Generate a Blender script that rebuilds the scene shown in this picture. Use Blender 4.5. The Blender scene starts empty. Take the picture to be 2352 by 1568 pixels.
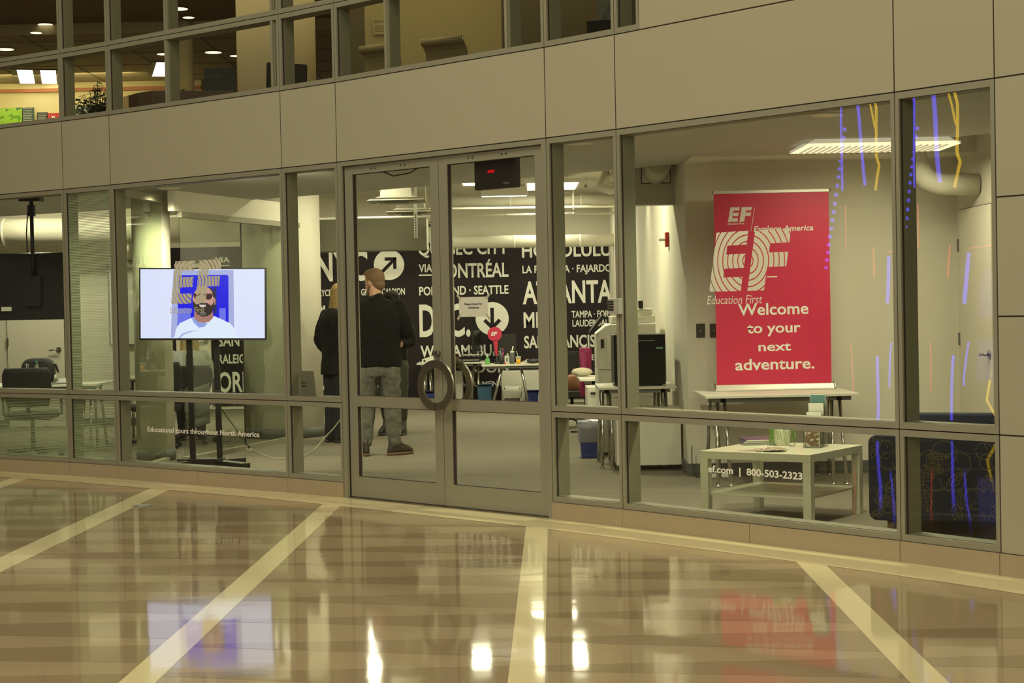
import bpy, math, random
from mathutils import Matrix, Vector, Euler
random.seed(7)
S = bpy.context.scene
C = S.collection
PI = math.pi

# ---------------------------------------------------------------- camera, world, exposure
HC = 1.42
FP, PITCH, ROLL = 3900.0, 0.0217765, -0.0204519
cam_d = bpy.data.cameras.new('camera')
cam_d.sensor_width = 36.0
cam_d.lens = 36.0 * FP / 2352.0
cam_d.clip_end = 200
cam = bpy.data.objects.new('camera', cam_d)
C.objects.link(cam)
cp, sp, cr, sr = math.cos(PITCH), math.sin(PITCH), math.cos(ROLL), math.sin(ROLL)
_r, _u, _f = Vector((1, 0, 0)), Vector((0, sp, cp)), Vector((0, cp, -sp))
CR = _r * cr + _u * sr
CU = -_r * sr + _u * cr
cam.matrix_world = Matrix(((CR.x, CU.x, -_f.x, 0), (CR.y, CU.y, -_f.y, 0), (CR.z, CU.z, -_f.z, HC), (0, 0, 0, 1)))
S.camera = cam
cam_d.dof.use_dof = False

W = bpy.data.worlds.new('world')
S.world = W
W.use_nodes = True
W.node_tree.nodes['Background'].inputs[0].default_value = (1.0, 0.80, 0.48, 1)
W.node_tree.nodes['Background'].inputs[1].default_value = 0.08
S.view_settings.view_transform = 'Standard'
S.view_settings.look = 'None'
S.view_settings.gamma = 1
S.view_settings.use_curve_mapping = False
S.view_settings.exposure = 0.0

WARM = (0.96, 0.90, 0.63)
ROOM = (0.98, 0.93, 0.64)
def area(name, loc, size, power, rot=(0, 0, 0), col=WARM, shape='RECTANGLE'):
    l = bpy.data.lights.new(name, 'AREA')
    l.shape = shape
    l.size, l.size_y = size
    l.energy = power
    l.color = col
    o = bpy.data.objects.new(name, l)
    o.location = loc
    o.rotation_euler = rot
    C.objects.link(o)
    return o
def spot(name, loc, power, angle=110, col=ROOM, r=0.06, blend=0.9):
    l = bpy.data.lights.new(name, 'SPOT')
    l.energy = power
    l.color = col
    l.spot_size = math.radians(angle)
    l.spot_blend = blend
    l.shadow_soft_size = r
    o = bpy.data.objects.new(name, l)
    o.location = loc
    C.objects.link(o)
    return o
# unseen area lamps for the hall: one high, one added low behind the camera
area('hall_area_light', (-4.0, 5.5, 9.5), (7, 5), 680, rot=(math.radians(12), 0, 0))
area('hall_area_light', (-2.5, -3.5, 6.0), (9, 3), 520, rot=(math.radians(72), 0, 0))  # added low lamp, sends light through the glass onto the room fronts
# the shop's ceiling lights
# upstairs
area('upstairs_light', (-3.0, 19.0, 5.4), (9, 6), 150, col=(1.0, 0.80, 0.38))
area('upstairs_light', (-8.5, 29.5, 5.4), (7, 5), 200, col=(1.0, 0.86, 0.42))

# ---------------------------------------------------------------- materials
MATS = {}
def lin(c):
    return tuple(((x / 12.92) if x <= 0.04045 else ((x + 0.055) / 1.055) ** 2.4) for x in c)
def mat(name, col, rough=0.6, metal=0.0, emit=0.0, bump=0.0, bscale=60.0, vary=0.0, vscale=8.0, spec=0.5, trans=0.0, coat=0.0, ecol=None, stretch=None, sheen=0.0):
    if name in MATS:
        return MATS[name]
    m = bpy.data.materials.new(name)
    m.use_nodes = True
    nt = m.node_tree
    b = nt.nodes['Principled BSDF']
    b.inputs['Base Color'].default_value = (*col, 1)
    b.inputs['Roughness'].default_value = rough
    b.inputs['Metallic'].default_value = metal
    b.inputs['Specular IOR Level'].default_value = spec
    if coat:
        b.inputs['Coat Weight'].default_value = coat
        b.inputs['Coat Roughness'].default_value = 0.08
    if trans:
        b.inputs['Transmission Weight'].default_value = trans
    if sheen:
        b.inputs['Sheen Weight'].default_value = sheen
    if emit:
        b.inputs['Emission Color'].default_value = (*(ecol or col), 1)
        b.inputs['Emission Strength'].default_value = emit
    if vary or bump:
        tc = nt.nodes.new('ShaderNodeTexCoord')
        mp = nt.nodes.new('ShaderNodeMapping')
        nt.links.new(tc.outputs['Object'], mp.inputs[0])
        if stretch:
            mp.inputs['Scale'].default_value = stretch
    if vary:
        n = nt.nodes.new('ShaderNodeTexNoise')
        n.inputs['Scale'].default_value = vscale
        n.inputs['Detail'].default_value = 5
        nt.links.new(mp.outputs[0], n.inputs['Vector'])
        mx = nt.nodes.new('ShaderNodeMix')
        mx.data_type = 'RGBA'
        mx.inputs[6].default_value = (*[x * (1 - vary) for x in col], 1)
        mx.inputs[7].default_value = (*[min(1, x * (1 + vary)) for x in col], 1)
        nt.links.new(n.outputs[0], mx.inputs[0])
        nt.links.new(mx.outputs[2], b.inputs['Base Color'])
    if bump:
        n2 = nt.nodes.new('ShaderNodeTexNoise')
        n2.inputs['Scale'].default_value = bscale
        nt.links.new(mp.outputs[0], n2.inputs['Vector'])
        bp = nt.nodes.new('ShaderNodeBump')
        bp.inputs['Strength'].default_value = bump
        bp.inputs['Distance'].default_value = 0.01
        nt.links.new(n2.outputs[0], bp.inputs['Height'])
        nt.links.new(bp.outputs[0], b.inputs['Normal'])
    MATS[name] = m
    return m
def glassmat(name, tint=(1, 1, 1), ior=1.45, rough=0.0, wob=0.0):
    if name in MATS:
        return MATS[name]
    m = bpy.data.materials.new(name)
    m.use_nodes = True
    nt = m.node_tree
    nt.nodes.remove(nt.nodes['Principled BSDF'])
    out = nt.nodes['Material Output']
    t = nt.nodes.new('ShaderNodeBsdfTransparent')
    t.inputs[0].default_value = (*tint, 1)
    g = nt.nodes.new('ShaderNodeBsdfGlossy')
    g.inputs['Roughness'].default_value = rough
    fr = nt.nodes.new('ShaderNodeFresnel')
    fr.inputs[0].default_value = ior
    mx = nt.nodes.new('ShaderNodeMixShader')
    ge = nt.nodes.new('ShaderNodeNewGeometry')
    iv = nt.nodes.new('ShaderNodeMath'); iv.operation = 'SUBTRACT'; iv.inputs[0].default_value = 1.0
    nt.links.new(ge.outputs['Backfacing'], iv.inputs[1])
    mu = nt.nodes.new('ShaderNodeMath'); mu.operation = 'MULTIPLY'
    nt.links.new(fr.outputs[0], mu.inputs[0])
    nt.links.new(iv.outputs[0], mu.inputs[1])
    nt.links.new(mu.outputs[0], mx.inputs[0])
    nt.links.new(t.outputs[0], mx.inputs[1])
    nt.links.new(g.outputs[0], mx.inputs[2])
    nt.links.new(mx.outputs[0], out.inputs[0])
    if wob:
        tc = nt.nodes.new('ShaderNodeTexCoord')
        n = nt.nodes.new('ShaderNodeTexNoise')
        n.inputs['Scale'].default_value = 2.2
        n.inputs['Detail'].default_value = 0
        nt.links.new(tc.outputs['Object'], n.inputs['Vector'])
        bp = nt.nodes.new('ShaderNodeBump')
        bp.inputs['Strength'].default_value = wob
        bp.inputs['Distance'].default_value = 0.01
        nt.links.new(n.outputs[0], bp.inputs['Height'])
        nt.links.new(bp.outputs[0], g.inputs['Normal'])
    MATS[name] = m
    return m
def stripemat(name, pitch=0.0125, duty=0.55, alpha=0.75, col=(0.62, 0.68, 0.52)):
    m = bpy.data.materials.new(name)
    m.use_nodes = True
    nt = m.node_tree
    nt.nodes.remove(nt.nodes['Principled BSDF'])
    out = nt.nodes['Material Output']
    t = nt.nodes.new('ShaderNodeBsdfTransparent')
    d = nt.nodes.new('ShaderNodeBsdfTranslucent')
    d.inputs[0].default_value = (*col, 1)
    d2 = nt.nodes.new('ShaderNodeBsdfDiffuse')
    d2.inputs[0].default_value = (*col, 1)
    md = nt.nodes.new('ShaderNodeMixShader')
    md.inputs[0].default_value = 0.5
    nt.links.new(d.outputs[0], md.inputs[1])
    nt.links.new(d2.outputs[0], md.inputs[2])
    tc = nt.nodes.new('ShaderNodeTexCoord')
    sx = nt.nodes.new('ShaderNodeSeparateXYZ')
    nt.links.new(tc.outputs['Object'], sx.inputs[0])
    dv = nt.nodes.new('ShaderNodeMath'); dv.operation = 'DIVIDE'; dv.inputs[1].default_value = pitch
    nt.links.new(sx.outputs['Z'], dv.inputs[0])
    fr = nt.nodes.new('ShaderNodeMath'); fr.operation = 'FRACT'
    nt.links.new(dv.outputs[0], fr.inputs[0])
    lt = nt.nodes.new('ShaderNodeMath'); lt.operation = 'LESS_THAN'; lt.inputs[1].default_value = duty
    nt.links.new(fr.outputs[0], lt.inputs[0])
    mu = nt.nodes.new('ShaderNodeMath'); mu.operation = 'MULTIPLY'; mu.inputs[1].default_value = alpha
    nt.links.new(lt.outputs[0], mu.inputs[0])
    mx = nt.nodes.new('ShaderNodeMixShader')
    nt.links.new(mu.outputs[0], mx.inputs[0])
    nt.links.new(t.outputs[0], mx.inputs[1])
    nt.links.new(md.outputs[0], mx.inputs[2])
    nt.links.new(mx.outputs[0], out.inputs[0])
    MATS[name] = m
    return m

ALU = mat('window_aluminium', (0.335, 0.315, 0.235), 0.5, 0.25, bump=0.02, bscale=300)
ALU_D = mat('window_jamb', (0.225, 0.215, 0.15), 0.6, 0.1)
PANEL = mat('cladding_panel', (0.415, 0.38, 0.275), 0.55, vary=0.025, vscale=1.2)
SEAM = mat('dark_joint', (0.035, 0.022, 0.018), 0.9)
GLASS = glassmat('window_glass', (0.965, 0.975, 0.945), 1.6, wob=0.12)
GLASS_G = glassmat('partition_glass', (0.90, 0.94, 0.87), 1.5)
STONE = mat('kerb_stone', (0.41, 0.325, 0.215), 0.35, vary=0.10, vscale=120)
WALL = mat('white_wall', (0.74, 0.70, 0.585), 0.75, vary=0.02, vscale=2, bump=0.03, bscale=120)
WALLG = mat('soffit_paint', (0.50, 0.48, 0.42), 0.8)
CEIL = mat('open_ceiling_paint', (0.62, 0.59, 0.48), 0.85, vary=0.06, vscale=3)
CARPET = mat('carpet', (0.18, 0.158, 0.115), 0.95, vary=0.5, vscale=95, bump=0.4, bscale=400)
BASEB = mat('rubber_baseboard', (0.10, 0.10, 0.09), 0.6)
WHITE = mat('white_laminate', (0.72, 0.70, 0.60), 0.35)
BLACK = mat('black_plastic', (0.012, 0.012, 0.011), 0.4)
BLACKM = mat('black_metal', (0.015, 0.014, 0.013), 0.35, 0.3)
CHROME = mat('chrome', (0.70, 0.70, 0.66), 0.14, 1.0)
STEEL = mat('brushed_steel', (0.36, 0.33, 0.28), 0.33, 1.0)
TEXTW = mat('white_lettering', (0.86, 0.84, 0.76), 0.6)
TEXTG = mat('grey_lettering', (0.44, 0.42, 0.33), 0.6)

# ---------------------------------------------------------------- mesh helpers
def ray(u, v):
    return _f + CR * ((u - 1176) / FP) + CU * ((784 - v) / FP)
def pz(u, v, z=0.0):
    d = ray(u, v)
    return Vector((0, 0, HC)) + d * ((z - HC) / d.z)
def py(u, v, Y):
    d = ray(u, v)
    return Vector((0, 0, HC)) + d * (Y / d.y)

class MB:
    def __init__(s, M=None):
        s.v, s.f, s.m, s.sm = [], [], [], []
        s.M = M or Matrix.Identity(4)
        s.mi = 0
    def add(s, vs, fs, smooth=False):
        o = len(s.v)
        s.v += [tuple(s.M @ Vector(p)) for p in vs]
        for f in fs:
            s.f.append([i + o for i in f]); s.m.append(s.mi); s.sm.append(smooth)
        return s
    def box(s, x0, x1, y0, y1, z0, z1):
        vs = [(x, y, z) for z in (z0, z1) for y in (y0, y1) for x in (x0, x1)]
        return s.add(vs, [(0, 2, 3, 1), (4, 5, 7, 6), (0, 1, 5, 4), (2, 6, 7, 3), (0, 4, 6, 2), (1, 3, 7, 5)])
    def quad(s, *p):
        return s.add(p, [tuple(range(len(p)))])
    def prism(s, poly, z0, z1, smooth=False):
        n = len(poly)
        vs = [(x, y, z0) for x, y in poly] + [(x, y, z1) for x, y in poly]
        fs = [tuple(reversed(range(n))), tuple(range(n, 2 * n))]
        s.add(vs, fs)
        o = len(s.v) - 2 * n
        for i in range(n):
            j = (i + 1) % n
            s.f.append([o + i, o + j, o + n + j, o + n + i]); s.m.append(s.mi); s.sm.append(smooth)
        return s
    def prism_xz(s, poly, y0, y1, smooth=False):
        M0 = s.M
        s.M = M0 @ Matrix(((1, 0, 0, 0), (0, 0, -1, 0), (0, 1, 0, 0), (0, 0, 0, 1)))
        s.prism(poly, -y1, -y0, smooth)
        s.M = M0
        return s
    def prism_yz(s, poly, x0, x1, smooth=False):
        M0 = s.M
        s.M = M0 @ Matrix(((0, 0, 1, 0), (1, 0, 0, 0), (0, 1, 0, 0), (0, 0, 0, 1)))
        s.prism(poly, x0, x1, smooth)
        s.M = M0
        return s
    def loft(s, rings, cap=True, smooth=True, closed=True):
        n = len(rings[0])
        vs = [p for r in rings for p in r]
        fs = []
        for i in range(len(rings) - 1):
            for j in range(n if closed else n - 1):
                k = (j + 1) % n
                fs.append((i * n + j, i * n + k, (i + 1) * n + k, (i + 1) * n + j))
        s.add(vs, fs, smooth)
        if cap:
            o = len(s.v) - len(vs)
            s.f.append([o + j for j in reversed(range(n))]); s.m.append(s.mi); s.sm.append(False)
            s.f.append([o + (len(rings) - 1) * n + j for j in range(n)]); s.m.append(s.mi); s.sm.append(False)
        return s
    def tube(s, pts, r, n=10, cap=True, flat=1.0, up=None):
        pts = [Vector(p) for p in pts]
        rs = r if isinstance(r, (list, tuple)) else [r] * len(pts)
        rings = []
        prev = None
        for i, p in enumerate(pts):
            if i == 0: t = pts[1] - p
            elif i == len(pts) - 1: t = p - pts[i - 1]
            else: t = (pts[i + 1] - p).normalized() + (p - pts[i - 1]).normalized()
            t = t.normalized() if t.length > 1e-9 else Vector((0, 0, 1))
            if prev is None:
                a = Vector(up) if up else (Vector((0, 0, 1)) if abs(t.z) < 0.9 else Vector((1, 0, 0)))
            else:
                a = prev
            x = (a - t * a.dot(t)).normalized()
            y = t.cross(x)
            prev = x
            rings.append([tuple(p + x * (rs[i] * math.cos(2 * PI * k / n)) + y * (rs[i] * flat * math.sin(2 * PI * k / n))) for k in range(n)])
        return s.loft(rings, cap)
    def cyl(s, p, q, r, r2=None, n=20):
        return s.tube([p, q], [r, r if r2 is None else r2], n)
    def bar(s, p, q, w, h, up=(0, 0, 1)):
        p, q = Vector(p), Vector(q)
        t = (q - p).normalized()
        a = Vector(up)
        if abs(t.dot(a)) > 0.99: a = Vector((0, 1, 0))
        x = t.cross(a).normalized() * (w / 2)
        y = x.cross(t).normalized() * (h / 2)
        r = [[tuple(c + a1 * x + b1 * y) for a1, b1 in ((-1, -1), (1, -1), (1, 1), (-1, 1))] for c in (p, q)]
        return s.loft(r, True, False)
    def lathe(s, prof, c=(0, 0, 0), n=24, sx=1, sy=1):
        rings = [[(c[0] + r * sx * math.cos(2 * PI * k / n), c[1] + r * sy * math.sin(2 * PI * k / n), c[2] + z) for k in range(n)] for r, z in prof]
        return s.loft(rings, True, True)
    def ball(s, c, rx, ry=None, rz=None, n=16, m=10):
        ry = rx if ry is None else ry
        rz = rx if rz is None else rz
        rings = []
        for i in range(m + 1):
            a = -PI / 2 + PI * i / m
            k = max(math.cos(a), 0.02)
            rings.append([(c[0] + rx * k * math.cos(2 * PI * j / n), c[1] + ry * k * math.sin(2 * PI * j / n), c[2] + rz * math.sin(a)) for j in range(n)])
        return s.loft(rings)
    def rbox(s, x0, x1, y0, y1, z0, z1, r=0.02, n=5):
        # box whose vertical edges are rounded
        pts = []
        for cx, cy, a0 in ((x1 - r, y1 - r, 0), (x0 + r, y1 - r, 90), (x0 + r, y0 + r, 180), (x1 - r, y0 + r, 270)):
            for i in range(n + 1):
                a = math.radians(a0 + 90 * i / n)
                pts.append((cx + r * math.cos(a), cy + r * math.sin(a)))
        return s.prism(pts, z0, z1, True)
    def build(s, name, mats, parent=None, bevel=0, loc=None, rot=None):
        me = bpy.data.meshes.new(name)
        me.from_pydata(s.v, [], s.f)
        for m in (mats if isinstance(mats, (list, tuple)) else [mats]):
            me.materials.append(m)
        me.polygons.foreach_set('material_index', s.m)
        me.polygons.foreach_set('use_smooth', s.sm)
        me.update()
        o = bpy.data.objects.new(name, me)
        C.objects.link(o)
        if parent: o.parent = parent
        if loc is not None: o.location = loc
        if rot is not None: o.rotation_euler = rot
        if bevel:
            b = o.modifiers.new('bevel', 'BEVEL')
            b.width = bevel; b.segments = 2; b.limit_method = 'ANGLE'; b.angle_limit = 0.6
        return o
def box(name, m, x0, x1, y0, y1, z0, z1, parent=None, bevel=0):
    return MB().box(x0, x1, y0, y1, z0, z1).build(name, m, parent, bevel)
def thing(name, label, cat, loc=(0, 0, 0), rz=0.0, group=None, rot=None):
    o = bpy.data.objects.new(name, None)
    o.empty_display_size = 0.1
    C.objects.link(o)
    o.location = loc
    o.rotation_euler = rot if rot else (0, 0, rz)
    tag(o, label, cat, group)
    return o
def tag(o, label, cat, group=None, kind=None):
    o['label'] = label; o['category'] = cat
    if group: o['group'] = group
    if kind: o['kind'] = kind
    return o
def struct(o):
    o['kind'] = 'structure'
    return o
def sroot(name):
    o = bpy.data.objects.new(name, None)
    C.objects.link(o)
    return struct(o)
def copy_tree(o, parent=None):
    c = o.copy()
    C.objects.link(c)
    if parent: c.parent = parent
    for ch in [x for x in CH.get(o.name, [])]:
        copy_tree(ch, c)
    return c
CH = {}
def index_children():
    CH.clear()
    for o in bpy.data.objects:
        if o.parent: CH.setdefault(o.parent.name, []).append(o)
def _cap():
    cu = bpy.data.curves.new('cap', 'FONT'); cu.body = 'H'; cu.size = 1.0
    t = bpy.data.objects.new('cap', cu); C.objects.link(t)
    me = bpy.data.meshes.new_from_object(t.evaluated_get(bpy.context.evaluated_depsgraph_get()))
    ys = [v.co.y for v in me.vertices]
    bpy.data.objects.remove(t); bpy.data.meshes.remove(me); bpy.data.curves.remove(cu)
    return max(ys) - min(ys)
CAPH = _cap()
def text(s, size, M, m, name='lettering', parent=None, bold=0.0, sx=1.0, shear=0.0, align='LEFT', depth=0.0008, width=None, height=None, space=1.0, line=1.0):
    """flat lettering in the local XZ plane of M: x = reading direction, z = up, facing -y"""
    cu = bpy.data.curves.new(name, 'FONT')
    cu.body = s
    cu.size = 1.0
    cu.offset = bold
    cu.shear = shear
    cu.align_x = align
    cu.space_character = space
    cu.space_line = line
    cu.extrude = 0
    cu.resolution_u = 3
    t = bpy.data.objects.new(name, cu)
    C.objects.link(t)
    dg = bpy.context.evaluated_depsgraph_get()
    me = bpy.data.meshes.new_from_object(t.evaluated_get(dg))
    bpy.data.objects.remove(t)
    xs = [v.co.x for v in me.vertices]; ys = [v.co.y for v in me.vertices]
    if not xs: return None
    x0, x1, y0, y1 = min(xs), max(xs), min(ys), max(ys)
    cap = CAPH + 2 * bold
    kz = size / cap if height is None else height / (y1 - y0)
    kx = kz * sx if width is None else width / (x1 - x0)
    for v in me.vertices:
        x = v.co.x
        if width is not None:
            x = x - (x0 if align == 'LEFT' else (x0 + x1) / 2)
        z = v.co.y
        v.co = M @ Vector((x * kx, -depth, z * kz))
    me.materials.clear()
    me.materials.append(m)
    o = bpy.data.objects.new(name, me)
    C.objects.link(o)
    if parent: o.parent = parent
    return o
# ---------------------------------------------------------------- the curved shop front
NW, WW, DW = 0.637, 2.1427, 2.1577
H_ST, H_MID, H_FB, H_FT, H_UP = 0.1125, 0.7117, 2.5069, 3.1005, 3.6898
A0, KC = 0.64309, 0.0312024
def march():
    P = [Vector((-3.89998, 14.88582))]
    a = A0
    for s in (NW, WW, NW, DW, NW, WW, NW, WW, NW, WW):
        am = a + KC * s / 2
        P.append(P[-1] + Vector((math.cos(am), -math.sin(am))) * s)
        a += KC * s
    a = A0
    L = []
    p = P[0]
    for s in (WW, NW, WW, NW, WW):
        am = a - KC * s / 2
        p = p - Vector((math.cos(am), -math.sin(am))) * s
        L.insert(0, p)
        a -= KC * s
    return L + P
JO = march()
NB0 = 5                      # JO[NB0] is the joint left of the narrow striped window
def bayM(i):
    a, b = JO[i], JO[i + 1]
    t = (b - a).normalized()
    inn = Vector((-t.y, t.x))
    if inn.y < 0: inn = -inn
    return Matrix(((t.x, inn.x, 0, a.x), (t.y, inn.y, 0, a.y), (0, 0, 1, 0), (0, 0, 0, 1))), (b - a).length
def s_at(i, u, v):
    M, L = bayM(i)
    Mi = M.inverted()
    o = Mi @ Vector((0, 0, HC)); d = Mi.to_3x3() @ ray(u, v)
    return o.x + d.x * (-o.y / d.y), o.z + d.z * (-o.y / d.y)
def ring(mb, x0, x1, z0, z1, wl, wr, wb, wt, y0, y1):
    mb.box(x0, x0 + wl, y0, y1, z0, z1)
    mb.box(x1 - wr, x1, y0, y1, z0, z1)
    mb.box(x0 + wl, x1 - wr, y0, y1, z0, z0 + wb)
    mb.box(x0 + wl, x1 - wr, y0, y1, z1 - wt, z1)
    return mb
STRIPE = stripemat('striped_frosting', 0.0135, 0.52, 0.62)
STRIPE2 = stripemat('dense_striped_frosting', 0.0135, 0.62, 0.72, (0.50, 0.56, 0.40))
wn = [0]
def window(i, z0, z1, mulls=(), film=None, film_z=None, x0=None, x1=None):
    M, L = bayM(i)
    wn[0] += 1
    r = sroot('window_%d' % wn[0])
    r.matrix_world = M
    a = 0.003 if x0 is None else x0
    b = L - 0.003 if x1 is None else x1
    w, h = 0.024, 0.035
    fr = MB()
    ring(fr, a, b, z0 + 0.003, z1 - 0.003, w, w, h, h, 0, 0.022)
    fr.mi = 1
    ring(fr, a, b, z0 + 0.003, z1 - 0.003, w + 0.004, w + 0.004, h + 0.002, h + 0.002, 0.022, 0.13)
    fr.mi = 2
    ring(fr, a + w, b - w, z0 + h, z1 - h, 0.005, 0.003, 0.003, 0.003, 0.014, 0.024)
    fr.build('window_frame', [ALU, ALU_D, SEAM], r)
    xs = [a + w]
    for m in mulls:
        mm = MB()
        mm.box(m - 0.012, m + 0.012, 0.002, 0.022, z0 + h, z1 - h)
        mm.mi = 1
        mm.box(m - 0.02, m + 0.02, 0.022, 0.13, z0 + h, z1 - h)
        mm.build('mullion', [ALU, ALU_D], r)
        xs += [m - 0.012, m + 0.012]
    xs.append(b - w)
    for k in range(0, len(xs), 2):
        MB().box(xs[k], xs[k + 1], 0.0235, 0.0305, z0 + h, z1 - h).build('pane', GLASS, r)
    if film:
        MB().box(a + w + 0.002, b - w - 0.002, 0.0308, 0.0312, z0 + h + 0.004, z1 - h - 0.004).build('frosted_film', film, r)
    return r
bays = range(0, len(JO) - 1)
WIN = {}
for i in bays:
    k = i - NB0              # 0 narrow, 1 wide (tv), 2 narrow, 3 door, 4 narrow, 5 wide (banner), 6 narrow, 7.. solid
    if k < -2 or k > 8: continue
    if k == 3 or k >= 7: continue
    st = k in (-1, 0, -2)
    WIN[k, 0] = window(i, H_ST, H_MID, film=STRIPE2 if st else None)
    WIN[k, 1] = window(i, H_MID, H_FB, film=STRIPE if k == 0 else None)
# upper floor windows
um = {1: [s_at(NB0 + 1, 382, 240)[0], s_at(NB0 + 1, 625, 200)[0]], 3: [s_at(NB0 + 3, 886, 170)[0], s_at(NB0 + 3, 1162, 120)[0]]}
sE = s_at(NB0 + 5, 1467, 60)[0]
for i in bays:
    k = i - NB0
    if k < -2 or k > 5: continue
    x1 = sE if k == 5 else None
    window(i, H_FT, H_UP, um.get(k, ()), x1=x1)
    window(i, H_UP, 4.9, um.get(k, ()), x1=x1)
# cladding: one panel per bay between the floors, solid panels at the right
wf = sroot('wall_front')
back = MB()
for i in bays:
    k = i - NB0
    M, L = bayM(i)
    g = 0.0042
    def panel(z0, z1, a=0.0, b=None):
        MB(M).box(a + g, (L if b is None else b) - g, 0, 0.02, z0 + g, z1 - g).build('panel', PANEL, wf)
        q = MB(M).box(a, (L if b is None else b), 0.05, 0.12, z0, z1)
        ring(q, a, (L if b is None else b), z0, z1, g - 0.001, g - 0.001, g - 0.001, g - 0.001, 0.0015, 0.05)
        q.build('backing', SEAM, wf)
    panel(H_FB, H_FT)
    if k < -2 : panel(H_ST, H_FB)
    if k == 5:
        panel(H_FT, 4.9, a=sE)
    if k > 5:
        panel(H_FT, 4.9)
    if k >= 7:
        for za, zb in ((H_ST, H_MID), (H_MID, 1.31), (1.31, 1.91), (1.91, H_FB)): panel(za, zb)
# stone kerb
kb = sroot('trim_1')
for i in bays:
    k = i - NB0
    if k == 3: continue
    M, L = bayM(i)
    n = 2 if L > 1 else 1
    for j in range(n):
        MB(M).box(L * j / n + 0.002, L * (j + 1) / n - 0.002, -0.012, 0.13, 0, H_ST).build('kerb_block', STONE, kb, bevel=0.002)
# ---------------------------------------------------------------- glass double doors
Md, Ld = bayM(NB0 + 3)
df = sroot('trim_2')
df.matrix_world = Md
fr = MB()
fr.box(0.003, 0.045, 0.0, 0.13, 0, H_FB - 0.003).box(Ld - 0.045, Ld - 0.003, 0.0, 0.13, 0, H_FB - 0.003).box(0.045, Ld - 0.045, 0.0, 0.13, 2.472, H_FB - 0.003)
fr.mi = 1
fr.box(0.045, 0.049, 0.02, 0.12, 0, 2.47).box(Ld - 0.049, Ld - 0.045, 0.02, 0.12, 0, 2.47)
fr.build('door_frame', [ALU, SEAM], df)
MB().box(0.04, Ld - 0.04, 0.0, 0.13, 0, 0.008).build('threshold', STEEL, df)
mid = Ld / 2
ST = 0.086
def half_ring(mb, cx, z, side, y0, y1, R=0.178, r=0.122, n=40):
    out = []
    for k in range(n + 1):
        a = -PI / 2 + PI * k / n
        out.append((cx + side * (R * math.cos(a)), z + R * math.sin(a)))
    inn = []
    for k in range(n, -1, -1):
        a = -PI / 2 + PI * k / n
        inn.append((cx + side * (r * math.cos(a)), z + r * math.sin(a)))
    rings = []
    for k in range(n + 1):
        (xo, zo), (xi, zi) = out[k], inn[n - k]
        rings.append([(xo, y0, zo), (xi, y0, zi), (xi, y1, zi), (xo, y1, zo)])
    mb.loft(rings, True, False)
for nm, a, b, side in (('door_1', 0.051, mid - 0.003, -1), ('door_2', mid + 0.003, Ld - 0.051, 1)):
    d = sroot(nm)
    d.matrix_world = Md
    z0, z1 = 0.012, 2.466
    leaf = MB()
    leaf.box(a, a + ST, 0.03, 0.075, z0, z1).box(b - ST, b, 0.03, 0.075, z0, z1)
    leaf.box(a + ST, b - ST, 0.03, 0.075, z0, 0.163).box(a + ST, b - ST, 0.03, 0.075, 0.685, 0.765).box(a + ST, b - ST, 0.03, 0.075, 2.407, z1)
    leaf.mi = 1
    for za, zb in ((0.163, 0.685), (0.765, 2.407)):
        ring(leaf, a + ST, b - ST, za, zb, 0.006, 0.003, 0.003, 0.004, 0.036, 0.06)
    leaf.build('leaf_frame', [ALU, SEAM], d)
    for za, zb in ((0.163, 0.685), (0.765, 2.407)):
        MB().box(a + ST, b - ST, 0.048, 0.055, za, zb).build('pane', GLASS, d)
    hx = (mid + 0.003) if side > 0 else (mid - 0.003)
    for (y0, y1), lab in (((-0.045, -0.030), 0), ((0.135, 0.150), 1)):
        h = MB()
        half_ring(h, hx + side * 0.004, 0.863, side, y0, y1)
        yy = (y1, 0.03) if lab == 0 else (0.075, y0)
        for zz in (-0.148, 0.148):
            h.cyl((hx + side * 0.02, yy[0], 0.863 + zz), (hx + side * 0.02, yy[1], 0.863 + zz), 0.011)
        h.build('handle', STEEL, d)
    sc = MB()
    for q in (0.30, 0.34, 0.62, 0.66):
        xx = a + (b - a) * q
        sc.cyl((xx, 0.024, 2.437), (xx, 0.031, 2.437), 0.007, n=10)
    sc.build('screw_caps', STEEL, d)
    if side < 0:
        MB().cyl((b - 0.03, 0.0, 1.085), (b - 0.03, 0.03, 1.085), 0.020).box(b - 0.036, b - 0.024, -0.018, 0.0, 1.06, 1.075).build('lock_cylinder', STEEL, d)
# ---------------------------------------------------------------- hall floor
def off(i, d):
    # joint i pushed outward (towards the hall) by d
    a = JO[max(i - 1, 0)]; b = JO[min(i + 1, len(JO) - 1)]
    t = (b - a).normalized()
    n = Vector((t.y, -t.x))
    if n.y > 0: n = -n
    return JO[i] + n * d
fm = bpy.data.materials.new('polished_granite')
fm.use_nodes = True
def granite(name, c, vary=0.12):
    m = mat(name, c, 0.06, vary=vary, vscale=90)
    nt = m.node_tree
    b = nt.nodes['Principled BSDF']
    b.inputs['IOR'].default_value = 1.55
    tc = nt.nodes.new('ShaderNodeTexCoord')
    mp = nt.nodes.new('ShaderNodeMapping')
    mp.inputs['Scale'].default_value = (1.6, 2.6, 1)
    nt.links.new(tc.outputs['Object'], mp.inputs[0])
    n = nt.nodes.new('ShaderNodeTexNoise'); n.inputs['Scale'].default_value = 1.7; n.inputs['Detail'].default_value = 1.0
    nt.links.new(mp.outputs[0], n.inputs['Vector'])
    bp = nt.nodes.new('ShaderNodeBump'); bp.inputs['Strength'].default_value = 0.035; bp.inputs['Distance'].default_value = 0.02
    nt.links.new(n.outputs[0], bp.inputs['Height'])
    nt.links.new(bp.outputs[0], b.inputs['Normal'])
    return m
G_MID = granite('granite_brown', (0.45, 0.345, 0.21))
G_DRK = granite('granite_dark_brown', (0.35, 0.26, 0.155))
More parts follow.
